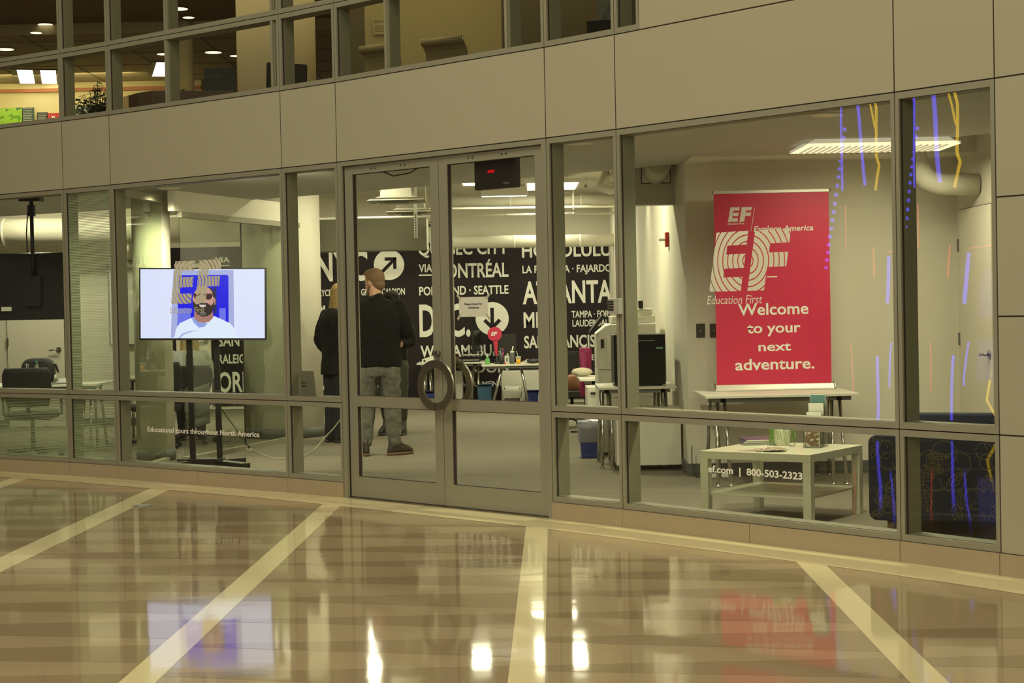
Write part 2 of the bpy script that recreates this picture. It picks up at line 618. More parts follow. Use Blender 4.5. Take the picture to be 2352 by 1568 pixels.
G_LGT = granite('granite_cream', (0.90, 0.78, 0.47), 0.07)
fl = MB()
n = len(JO)
edge = [off(i, -0.02) for i in range(n)]
poly = [(edge[0].x - 6, edge[0].y + 3)] + [(p.x, p.y) for p in edge] + [(edge[-1].x + 0.5, -4), (-16, -4)]
fl.add([(x, y, 0) for x, y in poly], [tuple(range(len(poly)))])
YR = -0.024
def gx(x, y): return (x - YR * 0 + (y - 10) * 0.024, y)
BANDS = [(-2.93 - 1.47 * 2, 0.17), (-2.93 - 1.47, 0.17), (-2.93, 0.19), (-1.38, 0.145), (0.115, 0.14), (1.60, 0.14), (3.07, 0.15), (4.55, 0.15)]
def facY(x):
    for i in range(n - 1):
        a, b = off(i, 0.33), off(i + 1, 0.33)
        if a.x <= x <= b.x:
            return a.y + (b.y - a.y) * (x - a.x) / (b.x - a.x)
    return a.y
fl.mi = 1
for j in range(len(BANDS) - 1):
    xl, xr = BANDS[j][0] + BANDS[j][1] / 2, BANDS[j + 1][0] - BANDS[j + 1][1] / 2
    y = 1.0
    kk = 0
    while y < 16:
        a, b = gx(xl, y), gx(xr, y)
        t1 = 0.06 + 0.05 * ((j * 7 + kk * 3) % 3)
        t2 = 0.36 + 0.04 * ((j + kk * 5) % 3)
        ya, yb = min(a[1], facY(a[0])), min(b[1], facY(b[0]))
        if a[1] < facY(a[0]) + 0.1 and yb > b[1] - t2:
            fl.add([(a[0], ya, 0.0004), (a[0], ya - t1, 0.0004), (b[0], b[1] - t2, 0.0004), (b[0], yb, 0.0004)], [(0, 1, 2, 3)])
        y += 0.565
        kk += 1
fl.mi = 2
for x, w in BANDS:
    y1 = facY(x) + 0.1
    q = [gx(x - w / 2, -3.5), gx(x + w / 2, -3.5), gx(x + w / 2, y1), gx(x - w / 2, y1)]
    fl.add([(a, b, 0.0008) for a, b in q], [(0, 1, 2, 3)])
for i in range(n - 1):
    a, b, c, d = off(i, -0.02), off(i + 1, -0.02), off(i + 1, 0.37), off(i, 0.37)
    fl.add([(p.x, p.y, 0.0012) for p in (d, c, b, a)], [(0, 1, 2, 3)])
struct(fl.build('floor', [G_MID, G_DRK, G_LGT]))
dr = MB(); dr.cyl((0, 0, 0.0012), (0, 0, 0.0035), 0.075, n=28)
cv = dr.build('floor_cover', STEEL); cv.location = (pz(327, 1161).x, pz(327, 1161).y, 0)
tag(cv, 'round metal cover plate set into the cream band of the polished floor', 'cover plate')
# ---------------------------------------------------------------- office shell
fi = MB()
edge = [off(i, -0.10) for i in range(n)]
poly = [(-14, 30)] + [(-14, edge[0].y)] + [(p.x, p.y) for p in edge] + [(edge[-1].x, 30)]
fi.add([(x, y, 0.001) for x, y in poly], [tuple(range(len(poly)))])
struct(fi.build('floor', CARPET))
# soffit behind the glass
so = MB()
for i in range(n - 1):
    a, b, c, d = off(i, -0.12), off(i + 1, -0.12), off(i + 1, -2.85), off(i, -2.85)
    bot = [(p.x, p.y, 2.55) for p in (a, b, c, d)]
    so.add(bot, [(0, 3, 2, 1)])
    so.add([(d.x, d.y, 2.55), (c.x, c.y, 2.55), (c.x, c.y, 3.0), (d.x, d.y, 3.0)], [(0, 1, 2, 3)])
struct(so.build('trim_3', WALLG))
YM = 24.4
def slab(z0, z1, yb, m, nm, x0=-14):
    p = [(x0, yb)] + [(q.x, q.y) for q in edge if q.x > x0] + [(edge[-1].x, yb)]
    return struct(MB().prism(p, z0, z1).build(nm, m))
slab(3.0, 3.06, 30, CEIL, 'ceiling')
struct(MB().add([(-14, 30, 3.09)] + [(p.x, p.y, 3.09) for p in edge] + [(edge[-1].x + 0, 30, 3.09)], [tuple(range(n + 2))]).build('floor', mat('upstairs_carpet', (0.16, 0.12, 0.08), 0.9)))
wb = struct(MB().box(-7, 1.9, YM, YM + 0.1, 0, 3.0).build('wall_back', WALL))
struct(MB().box(1.42, 1.62, 13.9, YM, 0, 3.0).build('wall_right', WALL))
struct(MB().box(1.42, 3.75, 13.75, 13.9, 0, 3.0).build('wall_nook', WALL))
struct(MB().box(3.62, 3.75, 6.5, 13.75, 0, 3.0).build('wall_far_right', WALL))
struct(MB().box(-14, -4.35, 21.3, 21.42, 0, 3.0).build('wall_left', WALL))
# base boards
bb = MB()
bb.box(1.40, 1.42, 13.75, YM, 0, 0.10).box(1.40, 3.6, 13.735, 13.75, 0, 0.10).box(3.60, 3.62, 6.5, 12.7, 0, 0.10)
struct(bb.build('baseboard_right', BASEB))
struct(MB().box(-14, -4.35, 21.285, 21.3, 0, 0.1).build('baseboard_left', BASEB))
# mural
MURAL = mat('mural_black', (0.022, 0.017, 0.019), 0.7, spec=0.15)
mur = struct(MB().box(-4.93, 1.41, YM - 0.02, YM - 0.001, 0.05, 2.33).build('trim_4', MURAL))
# columns (they run through both floors)
def column(x, y, r, name, up=True):
    c = sroot(name)
    MB().lathe([(r, 0.11), (r, 3.0)], (x, y, 0), 48).build('shaft', WALL, c)
    MB().lathe([(r + 0.006, 0), (r + 0.006, 0.115)], (x, y, 0), 48).build('base', BASEB, c)
    if up: MB().lathe([(r, 3.1), (r, 5.5)], (x, y, 0), 48).build('shaft', mat('upstairs_column', (0.55, 0.50, 0.36), 0.7), c)
column(-2.555, 18.95, 0.435, 'wall_column')
column(-3.42, 16.2, 0.18, 'wall_column', False)
# beams and bulkheads
struct(MB().box(-2.4, -0.98, 20.0, 20.5, 2.09, 2.46).build('trim_5', mat('grey_bulkhead', (0.25, 0.24, 0.18), 0.8)))
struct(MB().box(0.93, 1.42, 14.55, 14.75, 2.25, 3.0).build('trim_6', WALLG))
struct(MB().box(1.42, 3.62, 13.2, 13.75, 2.53, 3.0).build('trim_7', WALL))
# glass partition of the small office
gp = sroot('window_partition')
def gl(p, q, z0, z1, hz, nm='pane'):
    M = Matrix.Translation((p[0], p[1], 0)) @ Matrix.Rotation(math.atan2(q[1] - p[1], q[0] - p[0]), 4, 'Z')
    L = math.hypot(q[0] - p[0], q[1] - p[1])
    MB(M).box(0, L, -0.006, 0.006, z0, z1).build(nm, GLASS_G, gp)
    MB(M).box(0, L + 0.05, -0.03, 0.03, z1, z1 + hz).build('header', ALU, gp)
    MB(M).box(0, L, -0.03, 0.03, 0, z0).build('bottom_rail', ALU, gp)
    return M, L
gl((-3.41, 14.72), (-3.27, 15.95), 0.05, 2.44, 0.06)
M2, L2 = gl((-3.10, 15.95), (-2.33, 18.5), 0.05, 2.30, 0.055)
MB(M2).box(L2 * 0.49 - 0.002, L2 * 0.49 + 0.002, -0.008, 0.008, 0.05, 2.30).build('joint', SEAM, gp)
MB(M2).box(-0.1, L2, 0.0, 0.06, 2.357, 2.56).build('bulkhead', WALL, gp)
# upstairs shell
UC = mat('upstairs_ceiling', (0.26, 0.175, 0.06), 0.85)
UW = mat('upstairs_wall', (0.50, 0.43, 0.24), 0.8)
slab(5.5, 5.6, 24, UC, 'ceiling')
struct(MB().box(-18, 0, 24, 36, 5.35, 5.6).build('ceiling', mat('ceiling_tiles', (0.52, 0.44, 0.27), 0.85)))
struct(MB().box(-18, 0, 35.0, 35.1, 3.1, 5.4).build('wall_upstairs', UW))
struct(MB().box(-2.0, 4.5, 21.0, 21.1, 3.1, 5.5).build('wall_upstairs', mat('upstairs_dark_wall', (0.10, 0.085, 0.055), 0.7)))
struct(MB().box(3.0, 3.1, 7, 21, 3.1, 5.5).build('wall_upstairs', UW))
# ---------------------------------------------------------------- lettering
def clip(poly, x0, x1, y0, y1):
    for ax, lim, sgn in ((0, x0, 1), (0, x1, -1), (1, y0, 1), (1, y1, -1)):
        out = []
        for i in range(len(poly)):
            a, b = poly[i - 1], poly[i]
            da, db = (a[ax] - lim) * sgn, (b[ax] - lim) * sgn
            if (da >= 0) != (db >= 0):
                t = da / (da - db)
                out.append((a[0] + (b[0] - a[0]) * t, a[1] + (b[1] - a[1]) * t))
            if db >= 0: out.append(b)
        poly = out
        if len(poly) < 3: return []
    return poly
def logo(H, Mx, m, parent, name='logo', wide=1.0, n=96, depth=0.0006):
    """the two slanted letters cut by concentric rings"""
    rects = [(0, 0.25, 0, 1), (0.25, 0.63, 0, 0.235), (0.25, 0.63, 0.385, 0.62), (0.25, 0.63, 0.77, 1),
             (0.76, 1.08, 0, 1), (1.08, 1.44, 0.385, 0.62), (1.08, 1.44, 0.77, 1)]
    shear = 0.17
    cx, cy = 0.78, 0.5
    mb = MB(Mx)
    pitch, gap = 0.108, 0.020
    for k in range(0, 12):
        r0 = k * pitch + (gap / 2 if k else 0.001)
        r1 = (k + 1) * pitch - gap / 2
        for j in range(n):
            a0, a1 = 2 * PI * j / n, 2 * PI * (j + 1) / n
            q = [(cx + r * math.cos(a) * 0.92, cy + r * math.sin(a)) for r, a in ((r0, a0), (r1, a0), (r1, a1), (r0, a1))]
            q = [(x - shear * y, y) for x, y in q]
            for R in rects:
                p = clip(q, *R)
                if p:
                    mb.add([((x + shear * y) * H * wide, -depth, y * H) for x, y in p], [tuple(range(len(p)))])
    return mb.build(name, m, parent)
def MT(x, y, z, rz=0.0):
    return Matrix.Translation((x, y, z)) @ Matrix.Rotation(rz, 4, 'Z')
MY = YM - 0.021
def mural_text(s, u0, v, u1, cap, bold=0.022, slope=True):
    p = py(u0, v, MY)
    q = py(u1, v - (u1 - u0) * 0.0205, MY)
    return text(s, cap * MY / FP, MT(p.x, MY, p.z), TEXTW, 'lettering', mur, bold, width=q.x - p.x, depth=0.001)
for a in (('NYC', 724, 644.5, 845, 69), ('BRYCE CANYON · GRAND CANYON', 725, 680, 930, 15), ('PHILADELPHIA', 727, 731, 929, 30),
          ('BOSTON', 728, 809, 933, 54), ('CALIFORNIA', 729, 859, 934, 36), ('SALT LAKE · DENVER', 730, 898, 936, 17),
          ('QUÉBEC CITY', 961, 586, 1168, 31), ('VIA', 962, 624.5, 993, 18), ('MONTRÉAL', 1001, 638, 1168, 33), ('PORTLAND · SEATTLE', 963, 678, 1168, 20),
          ('D.', 964, 772, 1012, 75), ('C.', 1027, 771, 1081, 75), ('WILLIAMSBURG', 966, 820, 1168, 27), ('ST. LOUIS', 1010, 857, 1168, 24), ('SACRAMENTO', 1050, 888, 1170, 12),
          ('HONOLULU', 1199, 590.7, 1404, 33), ('LA PALMERA · FAJARDO', 1200, 627, 1405, 17), ('ATLANTA', 1201, 697, 1406, 52),
          ('MIAMI', 1203, 752, 1299, 36), ('TAMPA · FORT', 1313, 729, 1407, 15.5), ('LAUDERDALE', 1315, 749.5, 1405, 15.5),
          ('SAN FRANCISCO', 1204, 799, 1408, 28.5), ('CHARLOTTE', 1289, 828, 1365, 13),
          ('VIA', 494, 603, 528, 13), ('SAN DIEGO', 501, 795, 640, 26), ('RALEIGH', 501, 834.5, 577, 21), ('ORLANDO', 502, 900, 690, 47)):
    mural_text(*a)
sg = MB()
p = py(962, 630.5, MY); q = py(993, 630, MY)
sg.box(p.x, q.x, MY - 0.001, MY - 0.0005, p.z - 0.018, p.z)
p = py(494, 609, MY); q = py(528, 608.5, MY)
sg.box(p.x, q.x, MY - 0.001, MY - 0.0005, p.z - 0.014, p.z)
sg.build('underline', TEXTW, mur)
def disc(u, v, r, ang):
    p = py(u, v, MY)
    R = r * MY / FP
    mb = MB(Matrix.Translation((p.x, MY, p.z)))
    mb.add([(R * math.cos(2 * PI * k / 64), -0.001, R * math.sin(2 * PI * k / 64)) for k in range(64)], [tuple(range(64))])
    mb.build('route_disc', TEXTW, mur)
    A = MB(Matrix.Translation((p.x, MY - 0.0018, p.z)) @ Matrix.Rotation(ang, 4, 'Y'))
    t = 0.22 * R
    L = R * 0.50
    A.box(-t / 2, t / 2, 0, 0.0004, -R * 0.66, L)
    for sgn in (-1, 1):
        M0 = A.M
        A.M = M0 @ Matrix.Translation((0, 0, L + t * 0.2)) @ Matrix.Rotation(sgn * math.radians(135), 4, 'Y')
        A.box(-t / 2, t / 2, -0.0004, 0.0, -t * 0.5, R * 0.66)
        A.M = M0
    A.build('arrow', MURAL, mur)
disc(893.5, 608, 34.8, math.radians(45))
disc(1130.5, 731.5, 38, PI)
# vinyl lettering on the panes
DECAL = mat('vinyl_lettering', (0.80, 0.76, 0.62), 0.6)
DECALW = mat('white_vinyl_lettering', (0.90, 0.87, 0.80), 0.5)
def on_pane(k, u, v):
    return s_at(NB0 + k, u, v)
def decal_logo(k, bl, tl, tr, row):
    M, L = bayM(NB0 + k)
    x0, z0 = on_pane(k, *bl)
    x1, z1 = on_pane(k, *tr)
    _, zt = on_pane(k, *tl)
    H = zt - z0
    wd = (x1 - x0) / (H * (1.44 + 0.17))
    o = logo(H, Matrix.Translation((x0, 0.0228, z0)), DECAL, WIN[k, row], 'window_logo', wd)
def decal_text(k, s, a, b, cap, m, row, **kw):
    x0, z0 = on_pane(k, *a)
    x1, z1 = on_pane(k, *b)
    z = (z0 + z1) / 2
    Y = (bayM(NB0 + k)[0] @ Vector((x0, 0, 0))).y
    text(s, cap * Y / FP, Matrix.Translation((x0, 0.0228, z)), m, 'window_lettering', WIN[k, row], width=x1 - x0, depth=0.0004, **kw)
decal_logo(5, (1623, 670), (1641, 534), (1811.5, 525), 1)
decal_text(5, 'Education First', (1618, 698), (1745, 697), 19, DECAL, 1, shear=0.2, bold=0.0)
decal_logo(1, (388, 698), (400, 600), (504.5, 596), 1)
decal_text(1, 'Education First', (385.5, 719), (465, 718), 13, DECAL, 1, shear=0.2, bold=0.0)
decal_text(1, 'Educational tours throughout North America', (334, 988), (591, 1007), 11.5, DECALW, 0, bold=0.02)
decal_text(5, 'ef.com  |  800-503-2323', (1620.6, 1085), (1837, 1101), 16, DECALW, 0, bold=0.025)
# ---------------------------------------------------------------- lights of the shop
PANELW = mat('light_panel', (1, 0.97, 0.85), 0.5, emit=4.5, ecol=(1, 0.96, 0.80))
DIFF = mat('downlight_glass', (0.8, 0.78, 0.7), 0.3, emit=1.2, ecol=(1, 0.9, 0.65))
LW = mat('lamp_housing', (0.75, 0.72, 0.62), 0.4)
def downlight(x, y, z, p, label, grp, r=0.085, strength=12, m=DIFF, disc_power=0):
    t = thing('ceiling_downlight', label, 'ceiling light', (x, y, z), group=grp)
    MB().lathe([(r * 0.78, -0.004), (r, -0.010), (r * 1.18, -0.008), (r * 1.2, 0.0), (r * 0.78, 0.0)], n=28).build('trim_ring', LW, t)
    MB().lathe([(r * 0.77, -0.003), (r * 0.77, -0.0035)], n=24).build('diffuser', m, t)
    if disc_power:
        l = area('downlight_lamp', (0, 0, -0.02), (r * 2, r * 2), disc_power, col=ROOM, shape='DISK')
        l.parent = t
    elif strength:
        s_ = spot('downlight_lamp', (0, 0, -0.03), strength, 150)
        s_.parent = t
    return t
GR1 = 'round downlights in the shop soffit'
for u, v, lab in ((70, 459, 'round recessed downlight in the soffit above the hanging black television'),
                  (388, 431, 'round recessed downlight in the soffit above the lit screen'),
                  (1330, 328, 'round recessed downlight in the soffit just right of the glass doors'),
                  (1900, 262, 'round recessed downlight in the soffit above the red banner')):
    p = pz(u, v, 2.55)
    downlight(p.x, p.y, 2.55, 0, lab, GR1, strength=170 if u > 1800 else 120 if u > 1000 else 150)
def ceiling_panel(x, y, z, w, d, label, power, grp='flat white light panels in the open office ceiling'):
    t = thing('light_panel', label, 'ceiling light', (x, y, z), group=grp)
    MB().box(-w / 2 - 0.02, w / 2 + 0.02, -d / 2 - 0.02, d / 2 + 0.02, 0.0, 0.05).build('housing', LW, t, bevel=0.004)
    MB().box(-w / 2, w / 2, -d / 2, d / 2, -0.004, 0.0).build('diffuser', PANELW, t)
    for hx in (-w / 3, w / 3):
        MB().cyl((hx, 0, 0.05), (hx, 0, 3.0 - z), 0.003, n=6).build('hanger', LW, t)
    l = area('panel_lamp', (0, 0, -0.01), (w, d), power, col=ROOM)
    l.parent = t
    return t
ceiling_panel(0.52, 20.6, 2.84, 0.6, 1.2, 'flat white ceiling light panel seen beside the right door stile', 38)
ceiling_panel(0.50, 22.9, 2.84, 0.6, 0.9, 'flat white ceiling light panel farther back beside the right door stile', 20)
ceiling_panel(-0.28, 20.6, 2.885, 0.55, 0.4, 'flat white ceiling light panel just right of the hanging black sensor box', 24)
for x, y, p, lab in ((-1.5, 18.0, 24, 'added round ceiling lamp above the standing people'), (0.4, 15.75, 55, 'added round ceiling lamp between the people and the copier'), (-1.9, 22.6, 22, 'round ceiling lamp over the left end of the mural'),
                  (-5.9, 20.2, 18, 'added round ceiling lamp in the office of the hanging television'), (-3.7, 21.6, 70, 'added round ceiling lamp behind the glass partition'), (-5.0, 19.95, 26, 'added round ceiling lamp above the left office desk'), (-1.75, 20.6, 14, 'added round ceiling lamp beside the white column')):
    downlight(x, y, 3.0, 0, lab, 'round lamps under the open office ceiling', r=0.08, disc_power=p)  # lamps added out of sight to brighten the office, bar the mural one
# wall washers over the printers
for x, y, w in ((1.18, 15.6, 'nearest the nook corner'), (1.18, 17.4, 'middle one of the row'), (1.18, 19.4, 'nearest the mural')):
    t = thing('spotlight', 'small ceiling spotlight washing the right office wall, %s' % w, 'ceiling light', (x, y, 2.9), group='spotlights along the right office wall')
    MB().lathe([(0.035, -0.10), (0.04, -0.02), (0.03, 0.0)], n=18).build('shade', LW, t)
    MB().cyl((0, 0, 0), (0, 0, 0.1), 0.01, n=10).build('stem', LW, t)
    s_ = spot('spot_lamp', (0, 0, -0.11), 30, 95)
    s_.parent = t
# unseen lamps added in the soffit behind the glass to brighten the column front
for k, sx, pw, w in ((1, 0.95, 90, 'inside the pane before the lit screen, left one'), (1, 1.7, 190, 'inside the pane before the lit screen, right one')):
    Mw, Lw = bayM(NB0 + k)
    t = thing('added_washer', 'small added soffit lamp ' + w, 'ceiling light', tuple(Mw @ Vector((sx, 0.32, 2.55))), group='added lamps hidden behind the window heads')
    MB().lathe([(0.04, -0.012), (0.05, -0.010), (0.055, 0.0)], n=20).build('trim_ring', LW, t)
    s_ = spot('washer_lamp', (0, 0, -0.03), pw, 100)
    s_.rotation_euler = (math.radians(62), 0, math.radians(-12 if k == 1 else 0))
    s_.parent = t
# large recessed louvre light in the nook
t = thing('louvre_light', 'large square white louvre ceiling light above the far end of the banner nook', 'ceiling light', (2.72, 12.4, 2.50))
lv = MB().box(-0.62, 0.5, -0.3, 0.3, 0.0, 0.02)
lv.prism_xz([(-0.62, 0.0), (-0.50, 0.07), (0.38, 0.07), (0.5, 0.0)], -0.3, 0.3)
lv.build('reflector', mat('lamp_reflector', (0.8, 0.76, 0.66), 0.5, emit=0.35, ecol=(1, 0.92, 0.7)), t)
lm = MB()
for k in range(22):
    lm.box(-0.56 + k * 0.046, -0.557 + k * 0.046, -0.29, 0.29, -0.010, 0.0)
lm.build('louvre', LW, t)
l = area('louvre_lamp', (0, 0, -0.05), (1.0, 0.5), 23, col=ROOM); l.parent = t
for x in (-0.4, 0.3): MB().cyl((x, 0, 0.07), (x, 0, 0.5), 0.006, n=6).build('hanger', LW, t)
# ---------------------------------------------------------------- furniture and things, ground floor
RED = mat('banner_red', (0.62, 0.028, 0.085), 0.45)
LEGC = mat('trestle_chrome', (0.55, 0.53, 0.48), 0.2, 1.0)
GREYM = mat('grey_metal', (0.20, 0.20, 0.18), 0.45, 0.6)
def trestle_table(loc, w, d, h, label, rz=0, group=None, ends=None, top=WHITE):
    t = thing('trestle_table', label, 'table', loc, rz, group)
    MB().box(-w / 2, w / 2, -d / 2, d / 2, h - 0.022, h).build('table_top', top, t, bevel=0.003)
    for x in (ends or (-w / 2 + 0.14, w / 2 - 0.14)):
        MB().box(x - 0.02, x + 0.02, -d / 2 + 0.05, d / 2 - 0.05, h - 0.055, h - 0.022).build('support_rail', GREYM, t)
        for sy in (-1, 1):
            for sx in (-1, 1):
                q = MB()
                a = (x + sx * 0.03, sy * (d / 2 - 0.20), h - 0.05); b = (x + sx * 0.05, sy * (d / 2 - 0.06), 0.012)
                q.cyl(a, b, 0.014, n=14)
                q.lathe([(0.02, 0.0), (0.018, 0.014)], (b[0], b[1], 0.001), 14)
                q.build('leg', LEGC, t)
    MB().bar((-w / 2 + 0.05, -d / 2 + 0.06, h - 0.04), (w / 2 - 0.05, -d / 2 + 0.06, h - 0.04), 0.02, 0.03).build('front_rail', GREYM, t)
    return t
trestle_table((2.03, 13.22, 0), 1.16, 0.84, 0.70, 'white trestle table with chrome legs carrying the red roll-up banner')
# red roll-up banner
BY = 13.42
bl, br_, tl, tr_ = py(1649, 886, BY), py(1913, 878, BY), py(1637, 446, BY), py(1900, 438, BY)
bx0, bx1 = (bl.x + tl.x) / 2, (br_.x + tr_.x) / 2
bw = bx1 - bx0
bc = (bx0 + bx1) / 2
t = thing('rollup_banner', 'red roll-up banner with white lettering standing on the trestle table', 'banner', (bc, BY, 0.70))
zt = (tl.z + tr_.z) / 2 - 0.70
fb = MB().box(-bw / 2, bw / 2, -0.001, 0.001, 0.045, zt).build('banner_sheet', RED, t)
b = MB()
b.prism_yz([(-0.055, 0.0), (0.05, 0.0), (0.05, 0.012), (0.028, 0.05), (-0.028, 0.05), (-0.055, 0.014)], -bw / 2 - 0.012, bw / 2 + 0.012)
b.box(-bw / 2 - 0.014, bw / 2 + 0.014, -0.058, -0.052, 0.004, 0.011)
b.build('base_cassette', mat('banner_aluminium', (0.74, 0.71, 0.62), 0.35, 0.35), t, bevel=0.002)
for sx in (-1, 1):
    x = sx * (bw / 2 + 0.019)
    MB().prism_yz([(-0.06, 0.0), (0.055, 0.0), (0.045, 0.05), (0.01, 0.072), (-0.03, 0.06), (-0.06, 0.02)], x - 0.006, x + 0.006).build('end_cap', CHROME, t, bevel=0.002)
MB().box(-bw / 2 - 0.006, bw / 2 + 0.006, -0.008, 0.008, zt - 0.004, zt + 0.022).build('top_rail', mat('banner_aluminium', (0, 0, 0)), t, bevel=0.003)
for sx in (-1, 1):
    MB().cyl((sx * (bw / 2 + 0.007), 0, zt + 0.009), (sx * (bw / 2 + 0.014), 0, zt + 0.009), 0.012, n=12).build('rail_cap', GREYM, t)
MB().cyl((0, 0.02, 0.05), (0, 0.02, zt), 0.008, n=10).build('support_pole', GREYM, t)
def btext(s, u0, v, u1, cap, bold=0.018, **kw):
    p, q = py(u0, v, BY), py(u1, v - (u1 - u0) * 0.024, BY)
    M = Matrix.Translation((p.x - bc, -0.0012, p.z - 0.70)) @ Matrix.Rotation(-0.006, 4, 'Y')
    return text(s, cap * BY / FP, M, TEXTW, 'lettering', fb, bold, width=q.x - p.x, depth=0.0004, **kw)
btext('Welcome', 1695.5, 724, 1857, 27)
btext('to your', 1716, 765, 1839, 24)
btext('next', 1742, 806, 1817, 21)
btext('adventure.', 1689, 850, 1870.5, 26)
btext('Explore America', 1731, 532, 1868, 13, shear=0.2)
btext('Education First', 1671, 516, 1709, 4.5, bold=0.01, shear=0.2)
p, q = py(1672, 509.5, BY), py(1727, 476, BY)
H = 33.2 * BY / FP
logo(H, Matrix.Translation((p.x - bc, -0.0016, p.z - 0.70)), TEXTW, fb, 'banner_logo', (q.x - p.x) / (H * 1.61))
d = MB()
p, q = py(1724.5, 531, BY), py(1733, 476, BY)
d.add([(p.x - bc, -0.0016, p.z - 0.70), (p.x - bc + 0.003, -0.0016, p.z - 0.70), (q.x - bc + 0.003, -0.0016, q.z - 0.70), (q.x - bc, -0.0016, q.z - 0.70)], [(0, 1, 2, 3)])
d.build('slanted_line', TEXTW, fb)
d = MB()
p, q = py(1761.5, 639, BY), py(1785, 635, BY)
d.box(p.x - bc, q.x - bc, -0.0016, -0.0012, q.z - 0.70 - 0.005, q.z - 0.70 + 0.004)
d.build('dash', TEXTW, fb)
# coffee table
LACK = mat('table_white_foil', (0.66, 0.66, 0.50), 0.22)
t = thing('coffee_table', 'low square white coffee table with a shelf behind the phone number lettering', 'coffee table', (1.744, 11.05, 0.001), math.radians(-35.6))
MB().box(-0.39, 0.39, -0.39, 0.39, 0.40, 0.45).build('table_top', LACK, t, bevel=0.002)
MB().box(-0.36, 0.36, -0.36, 0.36, 0.165, 0.18).build('shelf', LACK, t, bevel=0.001)
for sx in (-1, 1):
    for sy in (-1, 1):
        MB().box(min(sx * 0.39, sx * 0.335), max(sx * 0.39, sx * 0.335), min(sy * 0.39, sy * 0.335), max(sy * 0.39, sy * 0.335), 0, 0.40).build('leg', LACK, t, bevel=0.002)
TZ = 0.4515
PAPER = mat('white_paper', (0.78, 0.76, 0.66), 0.6)
def magmat(name, cols, sc=18):
    m = mat(name, cols[0], 0.35)
    nt = m.node_tree
    b = nt.nodes['Principled BSDF']
    tc = nt.nodes.new('ShaderNodeTexCoord')
    v = nt.nodes.new('ShaderNodeTexNoise'); v.inputs['Scale'].default_value = sc; v.inputs['Detail'].default_value = 3
    nt.links.new(tc.outputs['Object'], v.inputs['Vector'])
    cr_ = nt.nodes.new('ShaderNodeValToRGB')
    e = cr_.color_ramp
    e.interpolation = 'CONSTANT'
    e.elements[0].color = (*cols[0], 1); e.elements[1].color = (*cols[-1], 1)
    e.elements[0].position = 0.0; e.elements[1].position = 0.62
    for k, c in enumerate(cols[1:-1]):
        el = e.elements.new(0.42 + 0.2 * k / max(1, len(cols) - 2)); el.color = (*c, 1)
    nt.links.new(v.outputs[0], cr_.inputs[0])
    nt.links.new(cr_.outputs[0], b.inputs['Base Color'])
    return m
COVB = magmat('catalogue_cover', [(0.03, 0.04, 0.16), (0.10, 0.06, 0.08), (0.02, 0.03, 0.10)], 14)
COVW = magmat('brochure_cover', [(0.72, 0.68, 0.58), (0.24, 0.14, 0.08), (0.60, 0.52, 0.42)], 30)
bp_ = pz(1742, 1021, 0.45)
labs = ['thick blue catalogue at the bottom of the stack on the coffee table', 'blue catalogue in the middle of the stack on the coffee table', 'dark blue catalogue with a reddish cover on top of the stack']
for k in range(3):
    t = thing('catalogue', labs[k], 'book', (bp_.x + 0.006 * k, bp_.y + 0.10 - 0.004 * k, TZ + 0.0005 + 0.0125 * k), -0.05 + 0.05 * k, 'catalogues stacked on the coffee table')
    MB().box(-0.105, 0.105, -0.14, 0.14, 0.001, 0.0105).build('pages', PAPER, t)
    c_ = MB().box(-0.107, 0.107, -0.142, 0.142, 0.0105, 0.012).box(-0.107, 0.107, -0.142, 0.142, 0, 0.001).box(-0.109, -0.107, -0.142, 0.142, 0, 0.012)
    c_.build('cover', COVB, t)
bp_ = pz(1765, 1036, 0.45)
for k in range(5):
    a = -0.9 + 0.16 * k
    t = thing('brochure', 'photo brochure in the fan on the coffee table, %s' % ['at the bottom', 'second from bottom', 'in the middle', 'second from top', 'on top'][k], 'brochure', (bp_.x - 0.06 + 0.028 * k, bp_.y + 0.07 - 0.012 * k, TZ + 0.0005 + 0.0035 * k), a, 'brochures fanned out on the coffee table')
    MB().box(-0.07, 0.07, -0.11, 0.11, 0, 0.0022).build('pages', PAPER, t)
    MB().box(-0.066, 0.066, -0.105, 0.06, 0.0022, 0.0026).build('cover', COVW, t)
# potted trailing plant
pp = pz(1800, 1026, 0.45)
t = thing('potted_plant', 'small trailing green plant in a white pot on the coffee table', 'plant', (pp.x, pp.y + 0.06, TZ))
MB().lathe([(0.045, 0), (0.06, 0.10), (0.064, 0.115), (0.057, 0.115), (0.05, 0.095)], n=24).build('pot', mat('ceramic_white', (0.78, 0.76, 0.64), 0.3), t)
GREEN = mat('leaf_green', (0.20, 0.36, 0.06), 0.6, vary=0.3, vscale=30)
st, lf = MB(), MB()
rnd = random.Random(3)
for k in range(56):
    a = rnd.uniform(0, 2 * PI); r0 = rnd.uniform(0.02, 0.055)
    L = rnd.uniform(0.05, 0.115)
    pts = [(r0 * math.cos(a), r0 * math.sin(a), 0.10), ((r0 + 0.02) * math.cos(a), (r0 + 0.02) * math.sin(a), 0.14 + rnd.uniform(-0.01, 0.02)),
           (0.078 * math.cos(a), 0.078 * math.sin(a), 0.115), (0.084 * math.cos(a + 0.1), 0.084 * math.sin(a + 0.1), 0.115 - L)]
    st.tube(pts, 0.0014, 5)
    for j in range(14):
        f = j / 13 * 2.99
        i_ = int(f); g = f - i_
        c0 = Vector(pts[i_]).lerp(Vector(pts[i_ + 1]), g)
        b_ = rnd.uniform(0, 2 * PI)
        dx = Vector((math.cos(b_), math.sin(b_), rnd.uniform(-0.3, 0.8))) * 0.011
        up = Vector((-dx.y, dx.x, 0.002)) * 0.35
        lf.add([tuple(c0), tuple(c0 + dx * 0.5 + up), tuple(c0 + dx), tuple(c0 + dx * 0.5 - up)], [(0, 1, 2, 3)])
st.build('stems', GREEN, t)
lf.build('leaves', GREEN, t)
